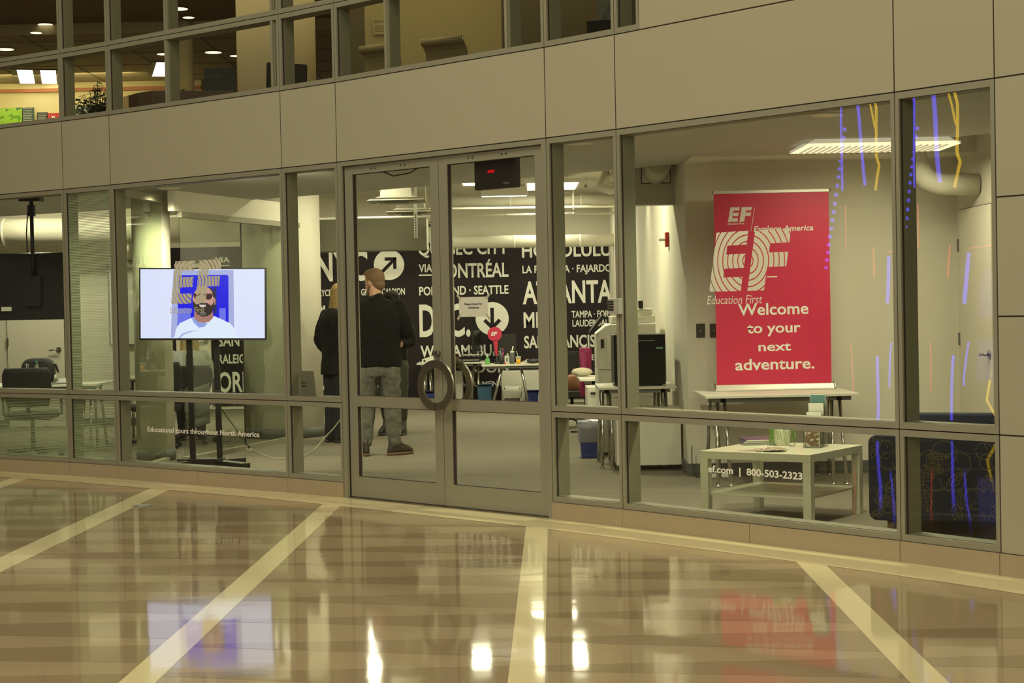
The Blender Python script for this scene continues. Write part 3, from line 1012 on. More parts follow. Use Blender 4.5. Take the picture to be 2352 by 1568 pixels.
# brochure rack, four tiers
ACR = glassmat('clear_acrylic', (0.90, 0.92, 0.90), 1.6)
rk = pz(1866, 1030, 0.45)
RZ = math.radians(-28)
t = thing('brochure_rack', 'clear acrylic four tier brochure rack at the right of the coffee table', 'brochure rack', (rk.x, rk.y + 0.03, TZ), RZ)
for k in range(4):
    y0 = 0.045 * k; z0 = 0.055 * k
    q = MB()
    q.box(-0.058, 0.058, y0 - 0.002, y0, z0 + 0.004, z0 + 0.10).box(-0.058, -0.056, y0, y0 + 0.045, 0.0, z0 + 0.16).box(0.056, 0.058, y0, y0 + 0.045, 0.0, z0 + 0.16)
    q.box(-0.058, 0.058, y0 + 0.043, y0 + 0.045, 0.0, z0 + 0.18).box(-0.058, 0.058, y0, y0 + 0.045, z0, z0 + 0.003)
    q.build('tier', ACR, t)
colsr = [COVW, PAPER, PAPER, mat('teal_brochure', (0.12, 0.25, 0.25), 0.5)]
for k in range(4):
    o = Matrix.Translation((rk.x, rk.y + 0.03, TZ)) @ Matrix.Rotation(RZ, 4, 'Z') @ Vector((0, 0.045 * k + 0.012, 0.055 * k + 0.0035))
    t = thing('leaflet', ['leaflets with a photo cover in the lowest tier of the clear rack', 'white leaflets in the second tier of the clear rack', 'white leaflets in the third tier of the clear rack', 'blue green leaflets in the top tier of the clear rack'][k], 'leaflet', tuple(o), RZ, 'leaflets in the clear rack')
    MB().box(-0.05, 0.05, 0, 0.012, 0, 0.17).build('sheets', PAPER, t)
    MB().box(-0.048, 0.048, -0.001, 0.0, 0.004, 0.168).build('cover', colsr[k], t)
# armchair with line-drawn flowers
NAVY = mat('navy_fabric', (0.012, 0.016, 0.034), 0.85)
LINE = mat('olive_print', (0.115, 0.10, 0.052), 0.9)
SA = math.radians(-22)
SO = Vector((2.09, 10.02, 0.001))
t = thing('armchair', 'dark navy armchair with olive flower outlines behind the right window corner', 'armchair', tuple(SO), SA)
def soft(mb, x0, x1, y0, y1, z0, z1, r=0.05):
    pts = []
    for cx, cz, a0 in ((x1 - r, z1 - r, 0), (x0 + r, z1 - r, 90), (x0 + r, z0 + r, 180), (x1 - r, z0 + r, 270)):
        for i in range(7):
            a = math.radians(a0 + 15 * i)
            pts.append((cx + r * math.cos(a), cz + r * math.sin(a)))
    return mb.prism_xz(pts, y0, y1, True)
# local: x runs along the near side panel (front of the chair at x=0), y into the room
arm = soft(MB(), 0, 0.86, 0, 0.16, 0.10, 0.605, 0.05).build('armrest', NAVY, t, bevel=0.012)
soft(MB(), 0, 0.86, 1.42, 1.58, 0.10, 0.635, 0.05).build('armrest', NAVY, t, bevel=0.012)
soft(MB(), 0.0, 0.78, 0.17, 1.41, 0.16, 0.30, 0.04).build('seat_base', NAVY, t, bevel=0.01)
soft(MB(), -0.01, 0.70, 0.18, 1.40, 0.30, 0.43, 0.05).build('seat_cushion', NAVY, t, bevel=0.01)
soft(MB(), 0.70, 0.88, 0.16, 1.42, 0.20, 0.74, 0.07).build('backrest', NAVY, t, bevel=0.01)
for x, y in ((0.12, 0.08), (0.78, 0.08), (0.12, 1.5), (0.78, 1.5)):
    MB().tube([(x, y, 0.10), (x, y, 0)], [0.028, 0.018], 12).build('leg', mat('oak_leg', (0.28, 0.17, 0.07), 0.5), t)
# printed outlines lying on the near panel and the far arm
rn = random.Random(11)
pr = MB()
def curve2(pts, y, w=0.0024):
    for a, b in zip(pts, pts[1:]):
        dx, dz = b[0] - a[0], b[1] - a[1]
        l = math.hypot(dx, dz) or 1
        nx, nz = -dz / l * w, dx / l * w
        if min(a[0], b[0]) < 0.012 or max(a[0], b[0]) > 0.85 or min(a[1], b[1]) < 0.112 or max(a[1], b[1]) > 0.595: continue
        pr.add([(a[0] + nx, y, a[1] + nz), (b[0] + nx, y, b[1] + nz), (b[0] - nx, y, b[1] - nz), (a[0] - nx, y, a[1] - nz)], [(0, 1, 2, 3)])
def leaf2(cx, cz, L, wd, ang, y, veins=4):
    ca, sa = math.cos(ang), math.sin(ang)
    T = lambda x, z: (cx + x * ca - z * sa, cz + x * sa + z * ca)
    for s_ in (-1, 1):
        curve2([T(L * k / 14, s_ * wd * math.sin(PI * (k / 14) ** 0.8)) for k in range(15)], y)
    curve2([T(L * k / 8, 0) for k in range(9)], y)
    for v in range(1, veins + 1):
        x = L * v / (veins + 1.5)
        for s_ in (-1, 1):
            curve2([T(x + 0.02 * k / 4, s_ * wd * 0.8 * k / 4 * math.sin(PI * (v / (veins + 1.5)) ** 0.8)) for k in range(5)], y, 0.0016)
def flower2(cx, cz, R, y):
    for p_ in range(5):
        a = 2 * PI * p_ / 5 + 0.3
        px_, pz_ = cx + R * 0.55 * math.cos(a), cz + R * 0.55 * math.sin(a)
        curve2([(px_ + R * 0.48 * math.cos(a + math.radians(-130 + 20 * k)) * (1 + 0.08 * math.sin(3 * k)), pz_ + R * 0.48 * math.sin(a + math.radians(-130 + 20 * k))) for k in range(14)], y)
    for k in range(10):
        a = 2 * PI * k / 10
        curve2([(cx + R * 0.12 * math.cos(a), cz + R * 0.12 * math.sin(a)), (cx + R * 0.32 * math.cos(a), cz + R * 0.32 * math.sin(a))], y, 0.0016)
yy = -0.0015
for c in ((0.44, 0.42, 0.15), (0.16, 0.50, 0.11), (0.72, 0.50, 0.10), (0.15, 0.24, 0.10), (0.68, 0.22, 0.13)):
    flower2(*c, yy)
for k in range(26):
    leaf2(rn.uniform(0.03, 0.82), rn.uniform(0.13, 0.55), rn.uniform(0.09, 0.16), rn.uniform(0.018, 0.034), rn.uniform(0, 2 * PI), yy)
pr.build('printed_flowers', LINE, arm)
# wall plates, power strip
for u, lab in ((1609, 'dark wall plate with a switch left of the red banner, farther from it'), (1640, 'dark wall plate partly hidden by the left edge of the red banner')):
    p = py(u, 759, 13.745)
    t = thing('wall_plate', lab, 'wall plate', (p.x, 13.744, p.z), group='dark wall plates on the nook wall')
    MB().box(-0.035, 0.035, -0.005, 0.005, -0.056, 0.056).build('plate', mat('dark_plate', (0.05, 0.045, 0.035), 0.45), t, bevel=0.003)
    MB().box(-0.006, 0.006, -0.012, -0.005, -0.012, 0.012).build('toggle', GREYM, t)
p = pz(1640, 1098)
t = thing('power_strip', 'white power strip with a cable on the carpet under the banner table', 'power strip', (1.62, 13.60, 0.001))
MB().box(-0.10, 0.10, -0.022, 0.022, 0, 0.03).build('strip_body', WHITE, t, bevel=0.003)
MB().tube([(-0.1, 0, 0.015), (-0.14, -0.03, 0.006), (-0.17, 0.05, 0.006), (-0.19, 0.06, 0.12), (-0.185, 0.085, 0.25)], 0.004, 6).build('cable', BLACK, t)
# inner doors
def lever_door(name, M, w, h, hinge_left=True):
    r = sroot(name); r.matrix_world = M
    MB().box(0, w, -0.012, 0.004, 0.01, h).build('leaf', WALL, r)
    g = MB()
    ring(g, -0.006, w + 0.006, 0.0, h + 0.006, 0.006, 0.006, 0.0, 0.006, -0.003, 0.002)
    g.build('gap', SEAM, r)
    hx = 0.0 if hinge_left else w
    for z in (0.25, h * 0.5 + 0.02, h - 0.28):
        MB().box(hx - 0.014, hx + 0.014, -0.022, -0.004, z - 0.05, z + 0.05).build('hinge', GREYM, r)
    lx = w - 0.07 if hinge_left else 0.07
    s_ = -1 if hinge_left else 1
    lv = MB()
    lv.cyl((lx, -0.012, 0.97), (lx, -0.022, 0.97), 0.034).cyl((lx, -0.02, 0.97), (lx, -0.06, 0.97), 0.011)
    lv.tube([(lx, -0.058, 0.97), (lx + s_ * 0.05, -0.062, 0.972), (lx + s_ * 0.11, -0.058, 0.962)], 0.009, 10)
    lv.build('lever_handle', STEEL, r)
# door on the far right wall (X = 3.62, facing -X)
Mdr = Matrix(((0, 1, 0, 3.605), (-1, 0, 0, 13.62), (0, 0, 1, 0), (0, 0, 0, 1)))
lever_door('door_3', Mdr, 0.92, 2.10)
pd = py(18, 800, 21.28)
lever_door('door_4', Matrix.Translation((pd.x, 21.285, 0)), 0.71, 2.12)
# door seen through the partition
lever_door('door_5', Matrix.Translation((-4.82, YM - 0.022, 0)), 0.50, 2.1)
# fire alarm
p = py(1542, 550, 15.2)
t = thing('fire_alarm', 'small red fire alarm with a strobe on the white office wall', 'fire alarm', (1.418, 15.2, p.z))
MB().box(-0.03, 0, -0.05, 0.05, -0.065, 0.065).build('alarm_body', mat('alarm_red', (0.5, 0.02, 0.01), 0.4), t, bevel=0.004)
MB().box(-0.085, -0.03, -0.02, 0.02, -0.012, 0.012).build('strobe', mat('strobe_lens', (0.8, 0.8, 0.75), 0.2), t, bevel=0.004)
# ---------------------------------------------------------------- copier corner
t = thing('storage_cabinet', 'low white cabinet on castors in front of the small fridge table', 'cabinet', (1.13, 14.45, 0.001))
MB().box(-0.27, 0.27, -0.25, 0.25, 0.05, 0.50).build('cabinet_body', WHITE, t, bevel=0.003)
MB().box(-0.28, 0.28, -0.26, 0.26, 0.50, 0.52).build('cabinet_top', WHITE, t, bevel=0.002)
for x, y in ((-0.22, -0.2), (0.22, -0.2), (-0.22, 0.2), (0.22, 0.2)):
    MB().cyl((x - 0.01, y, 0.025), (x + 0.01, y, 0.025), 0.025).cyl((x, y, 0.03), (x, y, 0.052), 0.012).build('castor', BLACK, t)
trestle_table((1.06, 14.78, 0), 0.66, 0.74, 0.70, 'white trestle table with chrome legs carrying the small black fridge', ends=(-0.26, 0.22))
t = thing('mini_fridge', 'small black fridge standing on a white table beside the window mullion', 'fridge', (1.09, 14.72, 0.7005))
MB().box(-0.22, 0.22, -0.16, 0.24, 0.012, 0.44).build('fridge_body', BLACK, t, bevel=0.006)
MB().box(-0.22, 0.22, -0.20, -0.165, 0.012, 0.44).build('fridge_door', mat('fridge_gloss', (0.008, 0.008, 0.008), 0.18), t, bevel=0.005)
MB().box(-0.16, 0.13, -0.204, -0.199, 0.385, 0.391).build('trim_line', STEEL, t)
MB().box(0.14, 0.20, -0.204, -0.199, 0.315, 0.33).build('energy_label', mat('label_green', (0.20, 0.34, 0.24), 0.5), t)
for x in (-0.18, 0.18):
    for y in (-0.13, 0.2):
        MB().cyl((x, y, 0), (x, y, 0.014), 0.014, n=10).build('foot', BLACK, t)
COP = mat('copier_plastic', (0.66, 0.64, 0.54), 0.45)
t = thing('copier', 'tall beige office copier with a tilted black screen behind the keypad', 'copier', (1.06, 16.0, 0.001))
MB().box(-0.27, 0.27, -0.3, 0.3, 0.03, 0.80).build('paper_cabinet', COP, t, bevel=0.006)
m_ = MB()
m_.prism_xz([(-0.27, 0.80), (0.27, 0.80), (0.27, 1.22), (-0.16, 1.22), (-0.27, 1.13)], -0.31, 0.3)
m_.build('copier_body', COP, t, bevel=0.008)
for k in range(3):
    MB().box(-0.25, 0.25, -0.306, -0.299, 0.10 + 0.22 * k, 0.30 + 0.22 * k).build('paper_drawer', COP, t, bevel=0.004)
MB().box(-0.19, 0.16, -0.316, -0.309, 0.86, 1.10).build('front_door', COP, t, bevel=0.004)
MB().box(-0.09, -0.03, -0.318, -0.309, 1.12, 1.18).build('recess', GREYM, t)
MB().box(-0.24, -0.21, -0.318, -0.309, 1.0, 1.08).build('vent', BLACK, t)
MB().box(-0.13, 0.27, -0.28, 0.28, 1.23, 1.29).build('scanner', COP, t, bevel=0.006)
MB().box(-0.11, 0.25, -0.26, 0.26, 1.29, 1.36).build('document_feeder', COP, t, bevel=0.012)
MB().box(0.12, 0.16, -0.28, -0.18, 1.36, 1.43).build('paper_guide', BLACK, t, bevel=0.004)
Mx = Matrix.Translation((-0.26, -0.22, 1.21)) @ Matrix.Rotation(math.radians(-52), 4, 'Y')
MB(Mx).box(-0.10, 0.10, -0.12, 0.12, 0, 0.03).build('control_screen', BLACK, t, bevel=0.005)
BLUE = mat('bin_blue', (0.02, 0.04, 0.22), 0.4)
LBLUE = mat('bin_light_blue', (0.05, 0.15, 0.27), 0.45)
LINER = mat('plastic_liner', (0.62, 0.62, 0.66), 0.25, trans=0.6)
GB = 'waste bins under the desks'
def bin_(x, y, w, d, h, m, label, liner=None, nm='waste_bin'):
    t = thing(nm, label, 'bin', (x, y, 0.001), group=GB)
    b = MB()
    k = 0.80
    def rr(sx, sy, z): return [(sx * a, sy * c, z) for a, c in ((-.5, -.42), (-.42, -.5), (.42, -.5), (.5, -.42), (.5, .42), (.42, .5), (-.42, .5), (-.5, .42))]
    b.loft([rr(w * k, d * k, 0), rr(w, d, h), rr(w * 1.06, d * 1.06, h), rr(w * 1.06, d * 1.06, h - 0.02), rr(w * 1.06, d * 1.06, h), rr(w * 0.97, d * 0.97, h), rr(w * 0.79, d * 0.79, 0.006)], True, False)
    b.build('bin_body', m, t)
    if liner:
        r_ = random.Random(int(x * 100))
        q = MB()
        def wr(s_, z, amp):
            pts = []
            for i in range(40):
                a = 2 * PI * i / 40
                c_, s2 = math.cos(a), math.sin(a)
                e = max(abs(c_), abs(s2)) ** -0.75
                f = s_ + r_.uniform(-amp, amp)
                pts.append((w / 2 * c_ * e * f, d / 2 * s2 * e * f, z + r_.uniform(-amp, amp) * 0.1))
            return pts
        q.loft([wr(1.03, h * 0.45, 0.05), wr(1.10, h * 0.6, 0.04), wr(1.12, h * 0.8, 0.03), wr(1.12, h + 0.01, 0.02), wr(1.0, h + 0.012, 0.02), wr(0.9, h * 0.6, 0.03)], False, True)
        q.build('liner', liner, t)
    return t
pb = pz(1362, 1048)
bin_(pb.x - 0.03, pb.y - 0.09, 0.20, 0.22, 0.33, BLUE, 'blue bin with a clear plastic liner beside the low white cabinet', LINER)
# file cabinet + desk + chair behind the copier
def pedestal(x, y, z1, label, rz=0):
    t = thing('drawer_cabinet', label, 'cabinet', (x, y, 0.001), rz)
    MB().box(-0.2, 0.2, -0.25, 0.25, 0.04, z1).build('cabinet_body', WHITE, t, bevel=0.003)
    for k in range(3):
        za = 0.06 + (z1 - 0.08) * k / 3; zb = 0.06 + (z1 - 0.08) * (k + 1) / 3 - 0.006
        dd = MB().box(-0.19, 0.19, -0.262, -0.25, za, zb).build('drawer', WHITE, t, bevel=0.002)
        MB().box(-0.17, -0.11, -0.272, -0.262, zb - 0.04, zb - 0.02).build('drawer_pull', BLACK, dd)
    return t
pedestal(0.92, 16.69, 0.60, 'white drawer cabinet with small black pulls behind the blue lined bin')
p = pz(1350, 846, 0.66)
t = trestle_table((0.98, 17.4, 0), 0.62, 0.9, 0.66, 'white desk behind the copier next to the magenta jacket')
def office_chair(x, y, rz, label, h=0.46, back=(0.55, 1.0), m=None, nm='office_chair', grp=None, w=0.23):
    m = m or mat('chair_mesh', (0.014, 0.014, 0.013), 0.7)
    t = thing(nm, label, 'chair', (x, y, 0.001), rz, grp)
    soft(MB(), -w, w, -0.22, 0.22, h - 0.05, h + 0.02, 0.03).build('seat', m, t, bevel=0.01)
    b = MB()
    rows = []
    for i in range(8):
        z = back[0] + (back[1] - back[0]) * i / 7
        ww = w * (0.86 + 0.16 * math.sin(PI * i / 9)) * (0.93 if i == 7 else 1)
        rows.append([(ww * math.cos(PI * k / 8) * 1.0, -0.22 - 0.035 * math.sin(PI * k / 8) + (0.0 if 1 else 0) - 0.05 * i / 7, z) for k in range(9)] + [(ww * 0.94 * math.cos(PI * (8 - k) / 8), -0.20 - 0.03 * math.sin(PI * k / 8) - 0.05 * i / 7, z) for k in range(9)])
    b.loft(rows, True, True)
    b.build('backrest', m, t)
    MB().tube([(0, -0.24, h + 0.5), (0, -0.27, h + 0.12), (0, -0.12, h - 0.04)], 0.02, 8).build('back_support', BLACK, t)
    for sx in (-1, 1):
        MB().tube([(sx * (w - 0.03), 0.02, h - 0.03), (sx * (w + 0.05), 0.02, h), (sx * (w + 0.05), 0.0, h + 0.19)], 0.014, 8).bar((sx * (w + 0.05), -0.12, h + 0.20), (sx * (w + 0.05), 0.13, h + 0.20), 0.05, 0.02).build('armrest', BLACK, t)
    MB().cyl((0, 0, 0.09), (0, 0, h - 0.05), 0.025, 0.018).build('gas_lift', BLACKM, t)
    bs = MB()
    for k in range(5):
        a = 2 * PI * k / 5 + 0.3
        bs.bar((0, 0, 0.10), (0.27 * math.cos(a), 0.27 * math.sin(a), 0.07), 0.04, 0.025)
    bs.build('star_base', BLACK, t)
    for k in range(5):
        a = 2 * PI * k / 5 + 0.3
        c = Vector((0.27 * math.cos(a), 0.27 * math.sin(a), 0.029)); d_ = Vector((-math.sin(a), math.cos(a), 0)) * 0.02
        MB().cyl(c - d_, c + d_, 0.028, n=14).cyl(c, c + Vector((0, 0, 0.04)), 0.01, n=8).build('castor', BLACK, t)
    return t
pc = pz(1315, 980)
office_chair(pc.x, pc.y, math.radians(200), 'black office chair with a brown bag on it behind the narrow right pane', h=0.40, back=(0.50, 0.86))
FUR = mat('cream_fleece', (0.66, 0.60, 0.47), 0.95, bump=0.6, bscale=70)
t = thing('handbag', 'brown leather handbag resting on the black office chair', 'bag', (pc.x + 0.08, pc.y - 0.02, 0.4225), -0.3)
b = MB(); b.loft([[(x * s_, y * s_ * 0.5, z) for x, y in ((-.17, -.1), (0, -.14), (.17, -.1), (.17, .1), (0, .14), (-.17, .1))] for z, s_ in ((0, 1.0), (0.08, 1.05), (0.15, 0.9), (0.18, 0.6))])
b.build('bag_body', mat('brown_leather', (0.22, 0.08, 0.025), 0.5, vary=0.3), t)
MB().tube([(-0.1, 0, 0.16), (-0.06, 0, 0.24), (0.06, 0, 0.24), (0.1, 0, 0.16)], 0.008, 8).build('strap', mat('brown_leather', (0, 0, 0)), t)
p = pz(1357, 866, 0.0)
t = thing('jacket', 'magenta jacket draped over a chair back beside the copier', 'jacket', (0.80, 18.6, 0.001))
b = MB()
b.loft([[(0.06 * sx * (1 + 0.1 * math.sin(k * 2.1)), 0.16 * sy, z) for sx, sy in ((-1, -.8), (0, -1), (1, -.8), (1.1, 0), (1, .8), (0, 1), (-1, .8), (-1.1, 0))] for k, z in enumerate((0.40, 0.52, 0.66, 0.78, 0.88, 0.93))])
b.build('jacket_body', mat('magenta_cloth', (0.28, 0.008, 0.09), 0.6, vary=0.2), t)
MB().tube([(-0.02, -0.14, 0.88), (-0.03, -0.17, 0.68), (-0.02, -0.15, 0.5)], [0.04, 0.035, 0.03], 10).build('sleeve', mat('magenta_cloth', (0, 0, 0)), t)
MB().box(-0.02, 0.02, -0.02, 0.02, 0.0, 0.9).box(-0.18, 0.18, -0.02, 0.02, 0.0, 0.02).box(-0.02, 0.02, -0.18, 0.18, 0.0, 0.02).build('stand', BLACK, t)
t = thing('fleece_throw', 'cream fleece cushion lying on the desk corner by the magenta jacket', 'cushion', (0.72, 17.62, 0.6605))
MB().ball((0, 0, 0.045), 0.11, 0.1, 0.045).build('cushion_body', FUR, t)
# ---------------------------------------------------------------- middle desks in front of the mural
DZ = 0.63
a_ = pz(1106, 838, DZ)
trestle_table((a_.x + 0.6, a_.y + 0.35, 0), 1.2, 0.7, DZ, 'white trestle desk with drinks and pens in front of the mural', group='white desks before the mural', ends=(0.36, 0.4))
c_ = MB()
tA = bpy.data.objects[[o.name for o in bpy.data.objects if o.get('label', '').startswith('white trestle desk with drinks')][0]]
p0 = Vector((a_.x + 0.6, a_.y + 0.35, 0))
for (u0, v0, u1, v1) in ((1153, 844, 1128, 940), (1197, 844, 1216, 930)):
    A_, B_ = py(u0, v0, a_.y + 0.1), py(u1, v1, a_.y + 0.12)
    B_.z = 0.01
    MB().cyl(A_ - p0, B_ - p0, 0.018, n=12).build('leg', LEGC, tA)
b_ = pz(1030, 833, DZ)
trestle_table((b_.x + 0.03, b_.y + 0.40, 0), 0.95, 0.7, DZ, 'white trestle desk with a black letter tray in front of the mural', group='white desks before the mural')
SY = YM - 0.45
def sideboard(u0, u1, v, label):
    p, q = py(u0, v, SY), py(u1, v, SY)
    t = thing('sideboard', label, 'cabinet', ((p.x + q.x) / 2, SY + 0.2, 0.001), group='white sideboards along the mural')
    w = q.x - p.x
    MB().box(-w / 2, w / 2, -0.2, 0.2, 0.03, p.z).build('cabinet_body', WHITE, t, bevel=0.004)
    MB().box(-w / 2 + 0.02, w / 2 - 0.02, -0.18, 0.18, 0, 0.03).build('plinth', BLACK, t)
sideboard(1000, 1062, 853, 'low white sideboard behind the round door handles')
sideboard(1151, 1262, 853, 'low white sideboard behind the bins on the right')
for u, v, w, h, m, lab, ln in ((1113, 883, 36, .38, LBLUE, 'light blue plastic bin under the desks, leftmost of the three', None),
                               (1176, 890, 44, .36, GREYM, 'bin lined with a crumpled white bag in front of the sideboard', mat('white_bag', (0.66, 0.64, 0.55), 0.5)),
                               (1221, 897, 36, .33, BLUE, 'dark blue bin to the right of the bin with the white bag', None),
                               (984, 899, 32, .34, BLUE, 'blue bin seen through the ring shaped door handle', None)):
    Yb = SY - 0.35
    p = py(u, v, Yb)
    bin_(p.x, Yb + 0.1, w * Yb / FP * 0.92, 0.24, p.z, m, lab, ln)
def at(u, Y, z=DZ): return (py(u, 800, Y).x, Y, z + 0.0005)
YA, YB = a_.y + 0.22, b_.y + 0.3
t = thing('letter_tray', 'black wire letter tray full of papers on the left mural desk', 'letter tray', at(1081, YB), group=None)
for k in range(2):
    b = MB().box(-0.13, 0.13, -0.16, 0.16, 0.01 + 0.07 * k, 0.016 + 0.07 * k)
    for s_ in range(3):
        ring(b, -0.13, 0.13, 0.016 + 0.07 * k + 0.018 * s_, 0.022 + 0.07 * k + 0.018 * s_, 0, 0, 0, 0.003, -0.16, -0.157)
        b.box(-0.133, -0.13, -0.16, 0.16, 0.016 + 0.07 * k + 0.018 * s_, 0.02 + 0.07 * k + 0.018 * s_).box(0.13, 0.133, -0.16, 0.16, 0.016 + 0.07 * k + 0.018 * s_, 0.02 + 0.07 * k + 0.018 * s_)
    b.build('tray', BLACK, t)
    MB().box(-0.11, 0.11, -0.14, 0.14, 0.017 + 0.07 * k, 0.03 + 0.07 * k).build('papers', PAPER, t)
for x in (-0.13, 0.13):
    for y in (-0.155, 0.155): MB().cyl((x, y, 0), (x, y, 0.14), 0.004, n=6).build('post', BLACK, t)
def monitor(x, Y, w, h, rz, label, z=DZ, tilt=0):
    t = thing('monitor', label, 'monitor', (x, Y, z + 0.0005), rz, 'computer monitors on the mural desks')
    MB().box(-w / 2, w / 2, -0.02, 0.015, 0.13, 0.13 + h).build('screen', BLACK, t, bevel=0.006)
    MB().box(-0.02, 0.02, 0.0, 0.03, 0.008, 0.22).build('stand', BLACK, t)
    MB().rbox(-0.11, 0.11, -0.08, 0.08, 0, 0.008, 0.03).build('foot', BLACK, t)
    return t
monitor(at(1093, YB)[0], YB + 0.42, 0.40, 0.30, math.radians(75), 'black monitor seen nearly edge on above the letter tray')
monitor(at(1117, YB)[0] + 0.16, YB + 0.42, 0.36, 0.28, math.radians(68), 'black monitor turned sideways just left of the red paddle')
monitor(at(1160, YA)[0], YA + 0.35, 0.30, 0.26, math.radians(15), 'black monitor back behind the red paddle on the right mural desk')
# sanitizer bottle
t = thing('sanitizer_bottle', 'green pump bottle of hand sanitizer at the desk edge', 'bottle', at(1119, YA - 0.1))
MB().box(-0.033, 0.033, -0.02, 0.02, 0, 0.075).build('bottle_body', mat('gel_green', (0.16, 0.45, 0.14), 0.25), t, bevel=0.008)
MB().lathe([(0.03, 0.075), (0.016, 0.095), (0.016, 0.105)], n=14, sy=0.7).build('shoulder', mat('gel_green', (0, 0, 0)), t)
MB().cyl((0, 0, 0.105), (0, 0, 0.125), 0.01).cyl((0, 0, 0.125), (0, 0, 0.14), 0.004).box(-0.025, 0.008, -0.006, 0.006, 0.138, 0.147).build('pump', PAPER, t)
# pen cup, pens, red paddle
cx, cy, cz = at(1151, YA - 0.05)
t = thing('pen_cup', 'black mesh pen cup crowded with pens on the right mural desk', 'pen cup', (cx, cy, cz))
MB().lathe([(0.033, 0), (0.037, 0.10), (0.033, 0.10), (0.030, 0.004)], n=20).build('cup', BLACK, t)
pcs = [((0.7, 0.08, 0.05), 'red pen'), ((0.55, 0.06, 0.04), 'dark red pen'), ((0.05, 0.1, 0.5), 'blue pen'), ((0.8, 0.35, 0.03), 'orange pen'), ((0.02, 0.02, 0.02), 'black pen'), ((0.1, 0.35, 0.3), 'teal pen'), ((0.25, 0.05, 0.3), 'purple pen')]
for k, (c, nm) in enumerate(pcs):
    a = 2 * PI * k / 7
    t = thing('pen', nm + ' sticking out of the black pen cup', 'pen', (cx + 0.008 * math.cos(a), cy + 0.008 * math.sin(a), cz + 0.006), group='pens in the black cup', rot=(-0.14 * math.sin(a), 0.14 * math.cos(a), 0))
    h_ = 0.15 + 0.02 * ((k * 3) % 4)
    MB().cyl((0, 0, 0), (0, 0, h_ - 0.035), 0.005, n=8).build('barrel', mat('pen_%d' % k, c, 0.4), t)
    MB().cyl((0, 0, h_ - 0.035), (0, 0, h_), 0.006, n=8).build('cap', mat('pen_%d' % k, c, 0.4), t)
px_, py_, pz_ = at(1137, YA + 0.06)
t = thing('paddle_sign', 'round red paddle sign with white letters standing among the pens', 'sign', (px_, py_, pz_))
R_ = 16.5 * YA / FP
zc = py(1137, 767, YA).z - DZ
MB().cyl((0, -0.004, zc), (0, 0.004, zc), R_, n=40).build('disc', RED, t)
MB().prism_xz([(-0.022, zc - R_ * 0.9), (0.036, zc - R_ * 0.9), (0.03, 0.10), (0.008, 0.10)], -0.004, 0.004).build('handle', RED, t)
MB().lathe([(0.035, 0), (0.035, 0.012), (0.014, 0.02), (0.012, 0.11)], (0.018, 0, 0), n=18).build('holder', BLACK, t)
text('EF', 0.05, MT(-0.05, -0.005, zc - 0.02), TEXTW, 'lettering', t, 0.03, width=0.085, shear=0.2)
# bottle, drink cup, note box, red pot, bag
t = thing('water_bottle', 'clear grey water bottle with a white cap left of the orange drink', 'bottle', at(1176, YA - 0.06))
MB().lathe([(0.03, 0), (0.032, 0.01), (0.032, 0.13), (0.026, 0.15)], n=18).build('bottle_body', mat('bottle_grey', (0.22, 0.23, 0.22), 0.15, trans=0.5), t)
MB().lathe([(0.027, 0.15), (0.027, 0.17)], n=18).cyl((0, 0, 0.17), (0.015, 0, 0.235), 0.009).build('cap', PAPER, t)
t = thing('drink_cup', 'clear cup of orange juice with a lid and a straw', 'cup', at(1190, YA - 0.1))
MB().lathe([(0.026, 0), (0.033, 0.065)], n=18).build('juice', mat('orange_juice', (0.85, 0.45, 0.01), 0.3), t)
MB().lathe([(0.034, 0.065), (0.037, 0.09), (0.039, 0.094), (0.03, 0.10)], n=18).build('lid', mat('clear_lid', (0.5, 0.5, 0.4), 0.2), t)
MB().cyl((0, 0, 0.08), (-0.02, 0, 0.17), 0.003, n=8).build('straw', PAPER, t)
t = thing('note_box', 'small white card box standing between the pens and the water bottle', 'box', at(1164, YA))
MB().box(-0.032, 0.032, -0.02, 0.02, 0, 0.11).build('box_body', PAPER, t, bevel=0.002)
MB().box(-0.01, 0.01, -0.0215, -0.02, 0.03, 0.08).build('print', GREYM, t)
t = thing('small_pot', 'small red pot at the front of the right mural desk', 'pot', at(1159, YA - 0.14))
MB().lathe([(0.014, 0), (0.018, 0.016), (0.019, 0.02)], n=14).build('pot_body', RED, t)
t = thing('pouch', 'black soft pouch with a white strap at the right end of the mural desk', 'bag', at(1224, YA - 0.06))
MB().ball((0, 0, 0.032), 0.10, 0.06, 0.032).build('pouch_body', BLACK, t)
MB().tube([(-0.08, -0.03, 0.03), (-0.12, -0.05, 0.012), (-0.17, -0.04, 0.008), (-0.13, -0.02, 0.03), (-0.06, 0.0, 0.05)], 0.006, 8).build('strap', PAPER, t)
t = thing('paper_tray', 'flat cardboard tray behind the black pouch', 'tray', at(1226, YA + 0.22))
MB().box(-0.11, 0.11, -0.06, 0.06, 0, 0.05).build('tray_body', mat('cardboard', (0.42, 0.30, 0.16), 0.8), t)
t = thing('bowl', 'brown bowl on a white stand at the left end of the mural desk', 'bowl', at(1048, YB - 0.1))
MB().box(-0.075, 0.075, -0.05, 0.05, 0, 0.035).build('stand', WHITE, t, bevel=0.003)
MB().lathe([(0.03, 0.035), (0.065, 0.055), (0.05, 0.07)], n=20).build('bowl_body', mat('bowl_brown', (0.10, 0.04, 0.02), 0.4), t)
t = thing('tape_dispenser', 'white desk device with a round hole beside the ring handle', 'tape dispenser', at(983, YB - 0.1, DZ))
hb = MB()
hb.prism_xz([(-0.085, 0.0), (0.10, 0.0), (0.10, 0.09), (0.07, 0.10), (0.0, 0.075), (-0.085, 0.05)], -0.05, 0.05)
hb.build('dispenser_body', WHITE, t, bevel=0.004)
